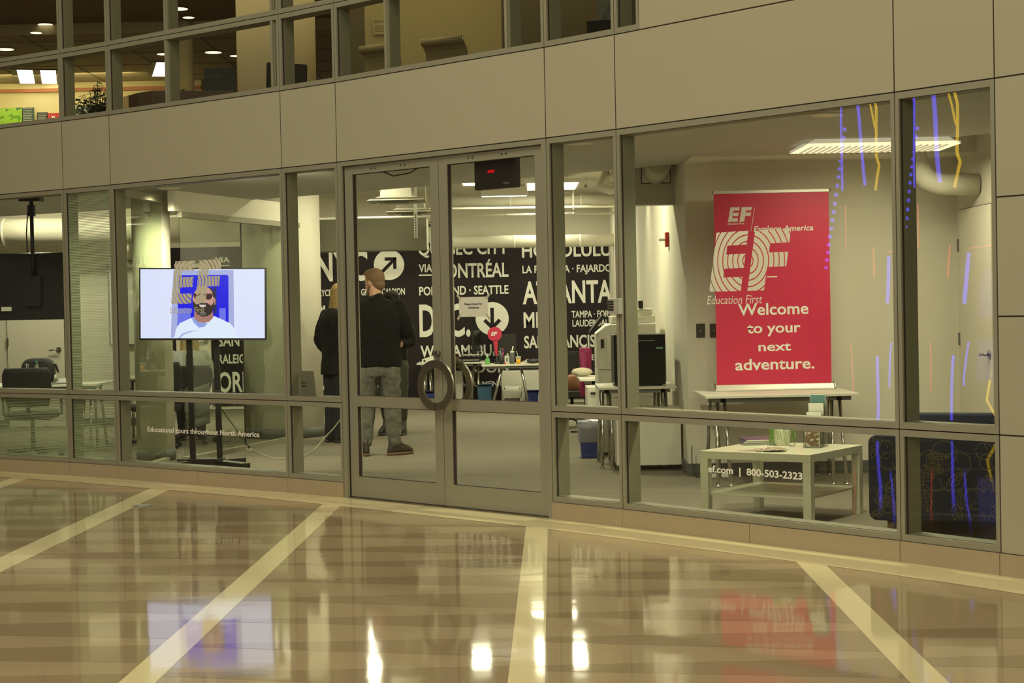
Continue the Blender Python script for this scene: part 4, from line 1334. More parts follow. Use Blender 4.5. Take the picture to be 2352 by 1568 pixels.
MB().cyl((-0.05, -0.052, 0.028), (-0.05, -0.048, 0.028), 0.016).build('hole', BLACK, t)
# ---------------------------------------------------------------- on and above the doors
t = thing('paper_sign', 'white paper note taped to the glass of the right door', 'sign', (0, 0, 0))
t.matrix_world = Md
sx0, sz0 = s_at(NB0 + 3, 1044, 728)
sx1, sz1 = s_at(NB0 + 3, 1109, 681)
MB().box(sx0, sx1, 0.0455, 0.047, sz0, sz1).build('sheet', PAPER, t)
TAPE = mat('clear_tape', (0.55, 0.52, 0.42), 0.4)
for x, z, a in ((sx0, sz0, 45), (sx1, sz0, -45), (sx0, sz1, -45), (sx1, sz1, 45)):
    MB(Matrix.Translation((x, 0.045, z)) @ Matrix.Rotation(math.radians(a), 4, 'Y')).box(-0.009, 0.009, -0.0003, 0.0003, -0.024, 0.024).build('tape', TAPE, t)
w_ = sx1 - sx0
BTX = mat('black_lettering', (0.03, 0.03, 0.03), 0.6)
text('Please Knock For', 0.014, Matrix.Translation((sx0 + w_ * 0.2, 0.0450, sz0 + (sz1 - sz0) * 0.60)), BTX, 'lettering', t, 0.03, width=w_ * 0.62)
text('Assistance', 0.014, Matrix.Translation((sx0 + w_ * 0.32, 0.0450, sz0 + (sz1 - sz0) * 0.42)), BTX, 'lettering', t, 0.03, width=w_ * 0.38)
t = thing('sensor_box', 'black door sensor box with a red light hanging at the top of the right door', 'sensor', (0, 0, 0))
t.matrix_world = Md
a0_, z0_ = s_at(NB0 + 3, 1063, 437)
a1_, z1_ = s_at(NB0 + 3, 1155, 365)
MB().box(a0_ + 0.02, a1_ + 0.02, 0.09, 0.15, z0_ , 2.47).build('sensor_body', mat('sensor_black', (0.022, 0.016, 0.014), 0.45), t, bevel=0.01)
MB().box(a0_ + (a1_ - a0_) * 0.40, a0_ + (a1_ - a0_) * 0.56, 0.088, 0.09, z1_ - 0.075, z1_ - 0.055).build('red_light', mat('red_led', (0.6, 0, 0.01), 0.4, emit=0.5), t)
MB().box(a1_ - 0.09, a1_ - 0.03, 0.088, 0.09, z0_ + 0.025, z0_ + 0.04).build('label', GREYM, t)
t = thing('keypad', 'grey keypad with dark buttons mounted on the mullion by the copier', 'keypad', (0, 0, 0))
Mk, Lk = bayM(NB0 + 5)
t.matrix_world = Mk
MB().box(-0.075, 0.03, -0.03, 0.0, 1.345, 1.445).build('keypad_body', mat('keypad_grey', (0.42, 0.41, 0.36), 0.5), t, bevel=0.004)
for r_ in range(4):
    for c2 in range(3):
        MB().box(-0.067 + c2 * 0.017, -0.055 + c2 * 0.017, -0.034, -0.03, 1.368 + r_ * 0.017, 1.38 + r_ * 0.017).build('button', BLACK, t)
cabl = MB()
ca, cz_ = s_at(NB0 + 3, 860, 397)
cabl.tube([Md @ Vector((0.33, 0.11, 2.405 + 0.03)), Md @ Vector((0.5, 0.12, 2.375)), Md @ Vector((0.68, 0.12, 2.385)), Md @ Vector((0.95, 0.11, 2.47))], 0.005, 6)
tag(cabl.build('door_cable', BLACK), 'thin dark cable sagging behind the top of the left door', 'cable')
# leaning sign in the narrow pane
Mn, Ln = bayM(NB0 + 2)
t = thing('desk_sign', 'grey translucent sign leaning inside the narrow pane left of the doors', 'sign', (0, 0, 0))
t.matrix_world = Mn
sg0, sh0 = s_at(NB0 + 2, 668, 909); sg1, sh1 = s_at(NB0 + 2, 706, 853)
MB().add([(sg0, 0.10, H_MID + 0.038), (sg1 + 0.035, 0.05, H_MID + 0.038), (sg1 + 0.012, 0.05, sh1), (sg0, 0.10, sh1), (sg0, 0.104, H_MID + 0.038), (sg1 + 0.035, 0.054, H_MID + 0.038), (sg1 + 0.012, 0.054, sh1), (sg0, 0.104, sh1)],
         [(0, 1, 2, 3), (7, 6, 5, 4), (0, 4, 5, 1), (3, 2, 6, 7), (0, 3, 7, 4), (1, 5, 6, 2)]).build('sheet', mat('grey_sheet', (0.22, 0.21, 0.16), 0.5), t)
Ms = Matrix.Translation((sg0, 0.0995, 0)) @ Matrix.Rotation(math.atan2(-0.05, sg1 + 0.035 - sg0), 4, 'Z')
text('EXPLORE', 0.016, Ms @ Matrix.Translation((0.02, -0.001, sh1 - 0.10)), BTX, 'lettering', t, 0.02, width=0.10)
text('AMERICA', 0.016, Ms @ Matrix.Translation((0.02, -0.001, sh1 - 0.125)), BTX, 'lettering', t, 0.02, width=0.09)
# ---------------------------------------------------------------- display on its floor stand
SCR = lambda n, c, e=1.0: mat('screen_' + n, (0.0, 0.0, 0.0), 0.4, emit=e, ecol=c)
TY = 15.1
tx0, tx1 = py(320, 700, TY).x, py(611, 700, TY).x
tc_ = (tx0 + tx1) / 2
zb_, zt_ = py(465, 781, TY).z, py(465, 615, TY).z
t = thing('television', 'lit flat screen showing a smiling bearded man in a white shirt', 'television', (tc_, TY, 0.0), rot=(0, 0, 0))
w2 = (tx1 - tx0) / 2
RT = Matrix.Translation((0, 0, (zb_ + zt_) / 2)) @ Matrix.Rotation(0.0195, 4, 'Y')
hh = (zt_ - zb_) / 2
MB(RT).box(-w2, w2, 0.0, 0.05, -hh, hh).build('casing', BLACK, t, bevel=0.004)
q_ = MB(RT)
ring(q_, -w2, w2, -hh, hh, 0.011, 0.011, 0.018, 0.012, -0.006, 0.0)
q_.build('bezel', BLACK, t)
sw, sh = w2 - 0.011, hh - 0.015
def shp(name, pts, col, layer, par, e=1.0):
    # pts in picture coordinates 0..1 (x right, y down) from the crop of the display
    mb = MB(RT)
    mb.add([(-sw + 2 * sw * x, -0.0005 - 0.0002 * layer, sh + 0.003 - 2 * sh * y) for x, y in pts], [tuple(reversed(range(len(pts))))])
    return mb.build(name, SCR(name + '%d' % layer, col, e), par)
def tvp(x, y): return ((x - 80) / (2115 - 80), (y - 265) / (1408 - 265))
P_ = lambda L: [tvp(x, y) for x, y in L]
scr = MB(RT).box(-sw, sw, -0.0005, 0.0, -sh + 0.003, sh + 0.003).build('display', SCR('wall', (0.70, 0.74, 1.0), 1.15), t)
def arc(cx, cy, rx, ry, a0, a1, n=18): return [(cx + rx * math.cos(math.radians(a0 + (a1 - a0) * k / n)), cy + ry * math.sin(math.radians(a0 + (a1 - a0) * k / n))) for k in range(n + 1)]
shp('picture_recess', P_([(620, 280), (1605, 280), (1612, 1240), (575, 1400), (600, 700)]), (0.42, 0.46, 0.85), 1, scr)
shp('picture_blue_door', P_([(720, 365), (1505, 360), (1522, 385), (1522, 1150), (680, 1200), (695, 700)]), (0.0, 0.0, 0.85), 2, scr)
shp('picture_door_low', P_([(690, 910), (900, 910), (900, 1090), (680, 1190)]), (0.15, 0.18, 0.95), 3, scr)
shp('picture_door_low', P_([(1370, 910), (1475, 910), (1475, 1120), (1370, 1090)]), (0.15, 0.18, 0.95), 3, scr)
shp('picture_door_bar', P_([(1280, 560), (1325, 560), (1325, 1000), (1280, 1000)]), (0.01, 0.015, 0.12), 3, scr)
shp('picture_shirt', P_([(630, 1408), (660, 1250), (720, 1160), (850, 1100), (960, 1050), (1100, 1150), (1280, 1040), (1420, 1100), (1560, 1170), (1620, 1260), (1680, 1408)]), (0.72, 0.80, 1.0), 4, scr, 1.15)
shp('picture_shirt_shade', P_([(912, 1075), (960, 1050), (1060, 1150), (1180, 1160), (1130, 1215), (1040, 1235), (960, 1160)]), (0.30, 0.38, 0.90), 5, scr)
shp('picture_shirt_fold', P_([(690, 1408), (760, 1330), (880, 1290), (1040, 1270), (900, 1310), (790, 1350), (730, 1408)]), (0.45, 0.55, 0.95), 5, scr)
shp('picture_neck', P_([(965, 960), (1260, 960), (1275, 1060), (1200, 1140), (1100, 1158), (1010, 1130), (955, 1070)]), (0.42, 0.20, 0.17), 6, scr)
shp('picture_head', P_(arc(1112, 775, 178, 228, 0, 360, 30)), (0.60, 0.33, 0.28), 7, scr)
shp('picture_ear', P_(arc(1292, 800, 20, 60, 0, 360, 12)), (0.48, 0.24, 0.2), 7, scr)
shp('picture_hair', P_([(1195, 560), (1250, 585), (1290, 650), (1296, 740), (1268, 720), (1255, 640), (1220, 595)]), (0.035, 0.02, 0.02), 8, scr)
shp('picture_beard', P_([(935, 780), (990, 850), (1060, 830), (1110, 815), (1180, 830), (1240, 870), (1290, 800), (1285, 900), (1240, 1000), (1170, 1045), (1090, 1052), (1010, 1010), (950, 920)]), (0.03, 0.018, 0.018), 8, scr)
shp('picture_smile', P_([(1035, 850), (1155, 855), (1140, 890), (1095, 900), (1055, 890)]), (0.75, 0.6, 0.6), 9, scr)
shp('picture_sunglasses', P_([(950, 665), (1070, 668), (1110, 690), (1140, 668), (1260, 672), (1255, 730), (1215, 772), (1160, 765), (1125, 710), (1080, 710), (1050, 765), (985, 765), (952, 715)]), (0.06, 0.01, 0.02), 9, scr)
shp('picture_beard_grey', P_(arc(1100, 1000, 60, 35, 0, 360, 14)), (0.12, 0.11, 0.11), 9, scr)
t = thing('television_stand', 'black two-post floor stand under the lit screen', 'stand', (tc_, TY, 0.001))
for u in (435, 497):
    p = py(u, 900, TY)
    q = py(u + 5, 1055, TY)
    MB().bar((p.x - tc_ - 0.008, 0.08, zb_ + 0.3), (q.x - tc_, 0.08, 0.05), 0.05, 0.035, up=(0, 1, 0)).build('post', BLACKM, t)
    MB().box(p.x - tc_ - 0.026, p.x - tc_ + 0.026, 0.0615, 0.0985, 0.70, 0.703).build('post_seam', STEEL, t)
MB().box(-0.30, 0.30, 0.06, 0.10, zb_ + 0.1, zb_ + 0.22).build('bracket', BLACKM, t)
bs = MB()
cxm = py(470, 1040, TY).x - tc_
bs.box(cxm - 0.16, cxm + 0.16, 0.0, 0.14, 0.02, 0.10)
for sx in (-1, 1):
    bs.bar((cxm + sx * 0.10, 0.06, 0.05), (cxm + sx * 0.40, -0.22, 0.04), 0.10, 0.07)
    bs.bar((cxm + sx * 0.10, 0.10, 0.05), (cxm + sx * 0.28, 0.36, 0.04), 0.09, 0.07)
bs.build('foot_frame', BLACKM, t, bevel=0.004)
# power cord from the screen, and the plug lying on the floor
pa, pb2, pc2 = py(511, 920, 15.7), pz(573, 1036), pz(590, 1041)
cd = MB()
TVT = [o for o in bpy.data.objects if o.get('label', '').startswith('lit flat screen')][0]
cd.tube([(0.1, 0.055, 1.3), (pa.x - tc_, 15.4 - TY, pa.z), (pb2.x - tc_, pb2.y - TY, 0.035)], 0.005, 8)
cd.build('power_cord', BLACK, TVT)
t = thing('plug_adapter', 'pale plug adapter lying on the carpet right of the screen stand', 'plug', (pb2.x, pb2.y, 0.001), 0.4)
MB().box(-0.035, 0.035, -0.02, 0.02, 0, 0.028).build('adapter_body', mat('beige_plastic', (0.45, 0.41, 0.30), 0.5), t, bevel=0.004)
MB().cyl((0, 0, 0.028), (-0.01, 0.0, 0.06), 0.014, 0.006).build('plug', BLACK, t)
ww = [pz(580, 1037), pz(600, 1043), pz(622, 1053), pz(640, 1055), pz(660, 1053), pz(700, 1048), pz(722, 1035)]
cd = MB(); 
top = [Vector((p.x, p.y, 0.006)) for p in ww]
top += [py(745, 1005, top[-1].y + 0.05), py(765, 985, top[-1].y + 0.1), py(784, 960, top[-1].y + 0.12), Vector((py(800, 940, top[-1].y).x, top[-1].y + 0.1, 0.55))]
cd.tube(top, 0.005, 8)
tag(cd.build('extension_lead', mat('beige_plastic', (0, 0, 0))), 'pale extension lead running from the floor plug towards the doors', 'cord')
# ---------------------------------------------------------------- left office
OY = 17.0
p, q = py(-60, 640, 16.3), py(147, 733, 16.3)
t = thing('hanging_television', 'large black television seen from behind, hanging from the ceiling', 'television', (py(70, 650, 16.3).x, 16.3, 0))
X0, X1 = py(-95, 650, 16.3).x - t.location.x, py(152, 650, 16.3).x - t.location.x
Z0, Z1 = py(60, 735, 16.3).z, py(60, 580, 16.3).z
sl = MB()
sl.loft([[(X0 + 0.02, 0.0, Z0), (X1, 0.0, Z0), (X1, 0.06, Z0 + 0.01), (X0 + 0.02, 0.06, Z0 + 0.01)],
         [(X0 + 0.10, 0.11, Z1), (X1, 0.11, Z1), (X1, 0.15, Z1 + 0.0), (X0 + 0.10, 0.15, Z1)]], True, False)
sl.build('casing', mat('tv_back_black', (0.006, 0.0055, 0.004), 0.3, spec=0.3), t, bevel=0.006)
MB().box(-0.06, 0.10, -0.02, 0.06, Z0 + 0.13, Z0 + 0.42).build('mount_plate', BLACKM, t)
MB().cyl((0.02, 0.03, Z0 + 0.3), (0.02, 0.03, 2.50), 0.018, n=14).box(-0.01, 0.05, 0.0, 0.06, 2.36, 2.47).build('pole', BLACKM, t)
MB().box(-0.08, 0.12, -0.05, 0.10, 2.50, 2.549).build('ceiling_plate', BLACKM, t)
MB().tube([(-0.02, 0.04, 2.4), (-0.04, 0.05, 2.2), (-0.03, 0.03, Z1)], 0.006, 6).build('cable', BLACK, t)
MB().box(-0.285, -0.19, -0.006, 0.03, Z0 + 0.09, Z0 + 0.13).build('sticker', PAPER, t)
dk = pz(75, 890, 0.70)
t = trestle_table((dk.x - 0.35, 17.6, 0), 1.7, 0.8, 0.70, 'white office desk with a phone behind the far left window')
ch = office_chair(py(75, 850, 16.75).x, 16.7, 0.1, 'black mesh office chair with a dark bag behind the far left window', h=0.44, back=(0.52, py(60, 845, 16.45).z))
p = py(72, 830, 17.1)
t = thing('backpack', 'dark backpack standing on the desk behind the black mesh chair', 'bag', (p.x, 17.35, 0.7005))
soft(MB(), -0.16, 0.16, -0.09, 0.09, 0, 0.27, 0.10).build('bag_body', mat('bag_black', (0.02, 0.02, 0.02), 0.8), t, bevel=0.03)
MB().tube([(0.1, 0, 0.22), (0.18, 0, 0.2), (0.2, 0, 0.12)], 0.012, 8).build('strap', BLACK, t)
t = thing('drink_bottle', 'clear bottle with a green cap between the mesh chair and the backpack', 'bottle', (p.x + 0.02, 17.22, 0.7005))
MB().lathe([(0.03, 0), (0.033, 0.02), (0.033, 0.14), (0.028, 0.17), (0.012, 0.21), (0.012, 0.22)], n=18).build('bottle_body', mat('clear_plastic', (0.5, 0.5, 0.42), 0.12, trans=0.7), t)
MB().lathe([(0.013, 0.22), (0.013, 0.24)], n=14).build('cap', mat('cap_green', (0.02, 0.2, 0.1), 0.4), t)
p = py(141, 880, 17.3)
t = thing('desk_phone', 'grey desk phone on the white desk behind the far left window', 'phone', (p.x, 17.35, 0.7005), 0.3)
MB().prism_yz([(-0.09, 0), (0.09, 0), (0.09, 0.06), (-0.09, 0.02)], -0.1, 0.1).build('phone_body', GREYM, t, bevel=0.004)
MB().tube([(-0.07, -0.08, 0.05), (-0.07, 0.0, 0.085), (-0.07, 0.08, 0.08)], [0.022, 0.014, 0.022], 10).build('handset', mat('phone_grey', (0.30, 0.29, 0.25), 0.4), t)
p = py(300, 640, 21.2)
t = thing('whiteboard', 'tall whiteboard with a grey frame on the back wall behind the glass', 'whiteboard', (p.x, 21.27, 0))
zt2, zb2 = py(300, 600, 21.2).z, py(300, 790, 21.2).z
MB().box(-0.28, 0.10, -0.01, 0.01, zb2, zt2).build('board', mat('board_white', (0.75, 0.75, 0.68), 0.2), t)
q_ = MB(); ring(q_, -0.30, 0.12, zb2 - 0.02, zt2 + 0.02, 0.02, 0.02, 0.02, 0.02, -0.018, 0.012); q_.build('board_frame', GREYM, t)
p = pz(300, 874, 0.70)
trestle_table((-4.05, 19.0, 0), 0.7, 0.6, 0.70, 'white desk seen through the narrow glass strip left of the screen')
office_chair(-3.72, 17.6, 0.4, 'black office chair seen through the narrow glass strip left of the screen', h=0.44, back=(0.52, 0.9))
# ---------------------------------------------------------------- chair and coat behind the partition
pc = pz(438, 1018)
CHX, CHY = pc.x, pc.y
office_chair(CHX, CHY, 0.15, 'dark swivel chair carrying a quilted coat behind the screen stand', h=0.46, back=(0.55, py(440, 838, CHY).z), w=0.25)
t = thing('quilted_coat', 'grey quilted coat hanging off the swivel chair behind the screen stand', 'coat', (CHX + 0.15, CHY - 0.36, 0.0))
cm = MB()
rings = []
for i in range(22):
    z = 0.20 + 0.42 * i / 21
    bulge = 0.045 + 0.018 * abs(math.sin(PI * i / 4.2))
    rings.append([(0.13 * math.cos(2 * PI * k / 20), bulge * math.sin(2 * PI * k / 20), z + 0.04 * math.cos(2 * PI * k / 20)) for k in range(20)])
cm.loft(rings)
cm.build('coat_body', mat('quilted_grey', (0.12, 0.115, 0.10), 0.75), t)
# ---------------------------------------------------------------- people
SKIN = mat('skin', (0.46, 0.25, 0.16), 0.55)
def fuse(o, vox=0.011, smooth=6, folds=0.0, fscale=0.12):
    r = o.modifiers.new('fuse', 'REMESH')
    r.mode = 'VOXEL'; r.voxel_size = vox; r.use_smooth_shade = True
    s_ = o.modifiers.new('soften', 'SMOOTH'); s_.factor = 0.5; s_.iterations = smooth
    if folds:
        tx = bpy.data.textures.new('folds', 'CLOUDS'); tx.noise_scale = fscale; tx.noise_depth = 2
        d = o.modifiers.new('folds', 'DISPLACE'); d.texture = tx; d.strength = folds; d.mid_level = 0.5
    return o
def ell(c, rx, ry, n=20, tilt=0.0):
    return [(c[0] + rx * math.cos(2 * PI * k / n), c[1] + ry * math.sin(2 * PI * k / n), c[2] + tilt * math.sin(2 * PI * k / n)) for k in range(n)]
def limb(mb, pts, rad):
    # smooth tapering limb with rounded ends
    P = [Vector(p) for p in pts]
    out, rr = [], []
    for i in range(len(P) - 1):
        for k in range(6):
            f = k / 6
            out.append(P[i].lerp(P[i + 1], f)); rr.append(rad[i] + (rad[i + 1] - rad[i]) * f)
    out.append(P[-1]); rr.append(rad[-1])
    for _ in range(2):
        out = [out[0]] + [(out[i - 1] + out[i] * 2 + out[i + 1]) / 4 for i in range(1, len(out) - 1)] + [out[-1]]
    mb.tube(out, rr, 14)
    mb.ball(P[0], rad[0], m=8, n=14); mb.ball(P[-1], rad[-1], m=8, n=14)
def hand(mb, M, s=1.0, side=1, curl=0.5):
    # palm lies in local xz, fingers run down -z, thumb leaves the +x*side edge near the wrist
    m0 = mb.M; mb.M = M
    rings = [[(x * w * s, y * 0.013 * s, z * s) for x, y in ((-1, 0), (-.8, -1), (0, -1.2), (.8, -1), (1, 0), (.8, 1), (0, 1.2), (-.8, 1))] for z, w in ((0.0, 0.026), (-0.03, 0.036), (-0.07, 0.041), (-0.092, 0.038))]
    mb.loft(rings)
    for k, (x, L) in enumerate(((-0.031, 0.060), (-0.011, 0.074), (0.010, 0.080), (0.030, 0.070))):
        x *= side
        a = curl * (1 + 0.1 * k)
        p = Vector((x, 0, -0.085)) * s
        pts = [p]; ang = 0.15
        for seg, f in ((0.45, 1), (0.32, 2.1), (0.23, 3.0)):
            ang2 = a * f * 0.5
            p = p + Vector((0, math.sin(ang2), -math.cos(ang2))) * L * seg * s
            pts.append(p)
        mb.tube(pts, [0.0092 * s, 0.0088 * s, 0.008 * s, 0.0065 * s], 8)
    p = Vector((0.03 * side, 0.004, -0.022)) * s
    mb.tube([p, p + Vector((0.022 * side, 0.012, -0.022)) * s, p + Vector((0.03 * side, 0.022, -0.05)) * s], [0.012 * s, 0.0105 * s, 0.008 * s], 8)
    mb.M = m0
def head(mb, M, s=1.0):
    m0 = mb.M; mb.M = M
    mb.ball((0, -0.012, 0.025), 0.076 * s, 0.094 * s, 0.098 * s, 20, 14)
    mb.ball((0, 0.022, -0.045), 0.060 * s, 0.068 * s, 0.070 * s, 18, 10)
    mb.ball((0, 0.052, -0.088), 0.030 * s, 0.030 * s, 0.022 * s, 12, 8)
    mb.tube([(0, 0.078, 0.012), (0, 0.098, -0.022), (0, 0.086, -0.034)], [0.008, 0.014, 0.012], 8)
    mb.tube([(-0.028, 0.078, -0.058), (0, 0.088, -0.058), (0.028, 0.078, -0.058)], [0.005, 0.008, 0.005], 8)
    for sx in (-1, 1):
        mb.ball((sx * 0.079, -0.006, -0.008), 0.010, 0.020, 0.032, 10, 8)
        mb.ball((sx * 0.032, 0.066, 0.018), 0.016, 0.014, 0.008, 10, 6)
    mb.M = m0
def face_parts(par, M, brow=(0.05, 0.03, 0.02)):
    ey = MB(M)
    for sx in (-1, 1): ey.ball((sx * 0.031, 0.071, 0.004), 0.012, 0.010, 0.007, 10, 8)
    ey.build('eyes', mat('eye_white', (0.7, 0.68, 0.62), 0.3), par)
    ir = MB(M)
    for sx in (-1, 1): ir.ball((sx * 0.031, 0.0795, 0.004), 0.0048, 0.003, 0.0048, 10, 6)
    ir.build('irises', mat('iris', (0.03, 0.02, 0.015), 0.2), par)
    br = MB(M)
    for sx in (-1, 1): br.tube([(sx * 0.014, 0.084, 0.026), (sx * 0.03, 0.084, 0.031), (sx * 0.046, 0.074, 0.026)], 0.0035, 6)
    br.build('eyebrows', mat('brow', brow, 0.9), par)
    MB(M).tube([(-0.024, 0.083, -0.0585), (0, 0.0935, -0.0585), (0.024, 0.083, -0.0585)], [0.0025, 0.0055, 0.0025], 8).build('lips', mat('lips', (0.36, 0.13, 0.10), 0.5), par)
def boot(par, x, y, toe, mb_mat, sole_mat, name='boot', s=1.0, top=0.16):
    M = Matrix.Translation((x, y, 0)) @ Matrix.Rotation(toe, 4, 'Z')
    b = MB(M)
    b.loft([ell((0, 0.06, 0.028), 0.047 * s, 0.145 * s), ell((0, 0.06, 0.05), 0.049 * s, 0.143 * s), ell((0, 0.045, 0.085), 0.045 * s, 0.12 * s), ell((0, 0.012, 0.115), 0.042 * s, 0.075 * s), ell((0, -0.005, top), 0.046 * s, 0.058 * s)])
    o = b.build(name, mb_mat, par)
    q = MB(M)
    q.loft([ell((0, 0.06, 0.0), 0.049 * s, 0.150 * s), ell((0, 0.06, 0.028), 0.051 * s, 0.151 * s)], True, True)
    q.build('sole', sole_mat, o)
    return o
def pleg(mb, hip, knee, ank, r=(0.105, 0.085, 0.062, 0.056), cuff=None):
    h, k, a = Vector(hip), Vector(knee), Vector(ank)
    limb(mb, [h, h.lerp(k, 0.5), k, k.lerp(a, 0.4), a], [r[0], (r[0] + r[1]) / 2, r[1], (r[1] + r[2]) / 2 + 0.006, r[3]])
# --- man in the black sweater
def torso(mb, k=1.0, w=1.0, z0=0.86, z1=1.50, dy=0.0):
    prof = [(0.0, 0.175, 0.125), (0.12, 0.180, 0.128), (0.28, 0.170, 0.120), (0.5, 0.185, 0.125), (0.7, 0.205, 0.13), (0.86, 0.200, 0.118), (0.95, 0.13, 0.09), (1.0, 0.075, 0.072)]
    mb.loft([ell((0, dy - 0.02 * math.sin(PI * f), z0 + (z1 - z0) * f), rx * k * w, ry * k, 24) for f, rx, ry in prof])
HAIR_B = mat('brown_hair', (0.14, 0.075, 0.028), 0.7, vary=0.5, vscale=120, bump=0.5, bscale=220, stretch=(1, 1, 0.15))
HAIR_Y = mat('blonde_hair', (0.40, 0.26, 0.09), 0.6, vary=0.6, vscale=90, bump=0.6, bscale=160, stretch=(1, 1, 0.12))
HAIR_D = mat('dark_hair', (0.010, 0.006, 0.004), 0.7, spec=0.15, bump=0.5, bscale=160)
SWEAT = mat('black_sweater', (0.0045, 0.0042, 0.003), 0.9, spec=0.2)
JEANS = mat('grey_jeans', (0.115, 0.112, 0.088), 0.9, vary=0.3, vscale=12, bump=0.25, bscale=30)
JACK = mat('black_jacket', (0.005, 0.005, 0.004), 0.8, spec=0.25)
NAVYT = mat('navy_trousers', (0.008, 0.009, 0.014), 0.85)
OLIVE = mat('olive_trousers', (0.045, 0.045, 0.03), 0.9)
ground = pz(870, 1046)
MX, MYY = ground.x + 0.02, ground.y + 0.03
man = thing('person', 'man in black sweater, grey jeans and brown boots, his back to the doors', 'person', (MX, MYY, 0.001), 0.0)
Hm = Matrix.Translation((-0.035, 0.03, 1.655)) @ Matrix.Rotation(math.radians(58), 4, 'Z') @ Matrix.Rotation(math.radians(-8), 4, 'X')
bd = MB()
head(bd, Hm, 1.06)
limb(bd, [(-0.01, -0.02, 1.44), (-0.025, 0.0, 1.60)], [0.062, 0.056])
torso(bd, 0.9, 1.0)
for sx in (-1, 1):
    limb(bd, [(sx * 0.185, -0.01, 1.42), (sx * 0.27, -0.02, 1.16), (sx * 0.06, 0.20, 1.17)], [0.045, 0.038, 0.027])
    limb(bd, [(sx * 0.09, 0, 0.90), (sx * 0.13, 0.02, 0.50), (sx * 0.145, -0.02, 0.10)], [0.08, 0.055, 0.035])
hand(bd, Matrix.Translation((0.05, 0.205, 1.17)) @ Matrix.Rotation(math.radians(90), 4, 'Y') @ Matrix.Rotation(0.2, 4, 'X'), 1.0, 1)
hand(bd, Matrix.Translation((-0.05, 0.20, 1.20)) @ Matrix.Rotation(math.radians(-90), 4, 'Y') @ Matrix.Rotation(0.2, 4, 'X'), 1.0, -1)
fuse(bd.build('body', SKIN, man), 0.008, 2)
face_parts(man, Hm)
hr = MB(Hm)
hr.ball((0, -0.022, 0.038), 0.086, 0.098, 0.102, 20, 14)
hr.ball((0, 0.02, 0.095), 0.062, 0.075, 0.042, 18, 8)
hr.ball((0, -0.05, -0.02), 0.072, 0.062, 0.075, 18, 10)
fuse(hr.build('hair', HAIR_B, man), 0.007, 2, 0.006, 0.02)
bb_ = MB(Hm)
bb_.ball((0, 0.035, -0.085), 0.056, 0.06, 0.045, 16, 8)
for sx in (-1, 1): bb_.tube([(sx * 0.072, 0.012, -0.01), (sx * 0.068, 0.02, -0.05), (sx * 0.045, 0.05, -0.09)], [0.010, 0.014, 0.014], 8)
fuse(bb_.build('beard', HAIR_B, man), 0.007, 2)
gs = MB(Hm)
for sx in (-1, 1):
    gs.tube([(sx * 0.034 + 0.024 * math.cos(2 * PI * k / 16), 0.098, 0.004 + 0.019 * math.sin(2 * PI * k / 16)) for k in range(17)], 0.0016, 6)
    gs.tube([(sx * 0.058, 0.098, 0.008), (sx * 0.085, 0.07, 0.010), (sx * 0.088, -0.005, 0.006)], 0.0016, 6)
gs.tube([(-0.01, 0.098, 0.008), (0.01, 0.098, 0.008)], 0.0016, 6)
gs.build('glasses', BLACK, man)
sw_ = MB()
torso(sw_, 1.06, 1.16, 0.845, 1.495)
limb(sw_, [(0, -0.015, 1.45), (-0.005, -0.01, 1.50)], [0.085, 0.072])
for sx in (-1, 1):
    limb(sw_, [(sx * 0.195, -0.01, 1.42), (sx * 0.26, -0.03, 1.29), (sx * 0.295, -0.02, 1.155), (sx * 0.18, 0.14, 1.165), (sx * 0.04, 0.19, 1.175)], [0.075, 0.066, 0.056, 0.05, 0.043])
fuse(sw_.build('sweater', SWEAT, man), 0.010, 5, 0.02, 0.11)
MB().lathe([(0.060, 1.50), (0.066, 1.515), (0.060, 1.535)], (-0.012, -0.01, 0), 24).build('collar', mat('shirt_collar', (0.012, 0.012, 0.014), 0.8), man)
jn = MB()
jn.loft([ell((0, 0, 0.98), 0.165, 0.12), ell((0, 0, 0.90), 0.185, 0.13), ell((0, 0, 0.82), 0.19, 0.13), ell((0, 0, 0.76), 0.175, 0.115)])
pleg(jn, (-0.095, 0, 0.84), (-0.125, 0.015, 0.49), (-0.145, -0.02, 0.13), (0.108, 0.086, 0.066, 0.064))
pleg(jn, (0.095, 0, 0.84), (0.115, 0.015, 0.49), (0.135, -0.02, 0.13), (0.108, 0.086, 0.066, 0.064))
j_ = fuse(jn.build('jeans', JEANS, man), 0.010, 4, 0.028, 0.075)
pk = MB()
for sx in (-1, 1):
    pk.M = Matrix.Translation((sx * 0.085, -0.138, 0.80)) @ Matrix.Rotation(-sx * 0.25, 4, 'Z')
    pk.tube([(-0.055, 0, 0.05), (-0.05, 0, -0.06), (0, 0, -0.085), (0.05, 0, -0.06), (0.055, 0, 0.05)], 0.0025, 6)
pk.build('back_pockets', mat('jeans_seam', (0.14, 0.135, 0.11), 0.9), man)
BROWN = mat('boot_leather', (0.030, 0.020, 0.013), 0.5)
CREPE = mat('crepe_sole', (0.13, 0.08, 0.035), 0.7)
boot(man, -0.15, -0.03, 0.35, BROWN, CREPE)
boot(man, 0.135, -0.02, -0.95, BROWN, CREPE)
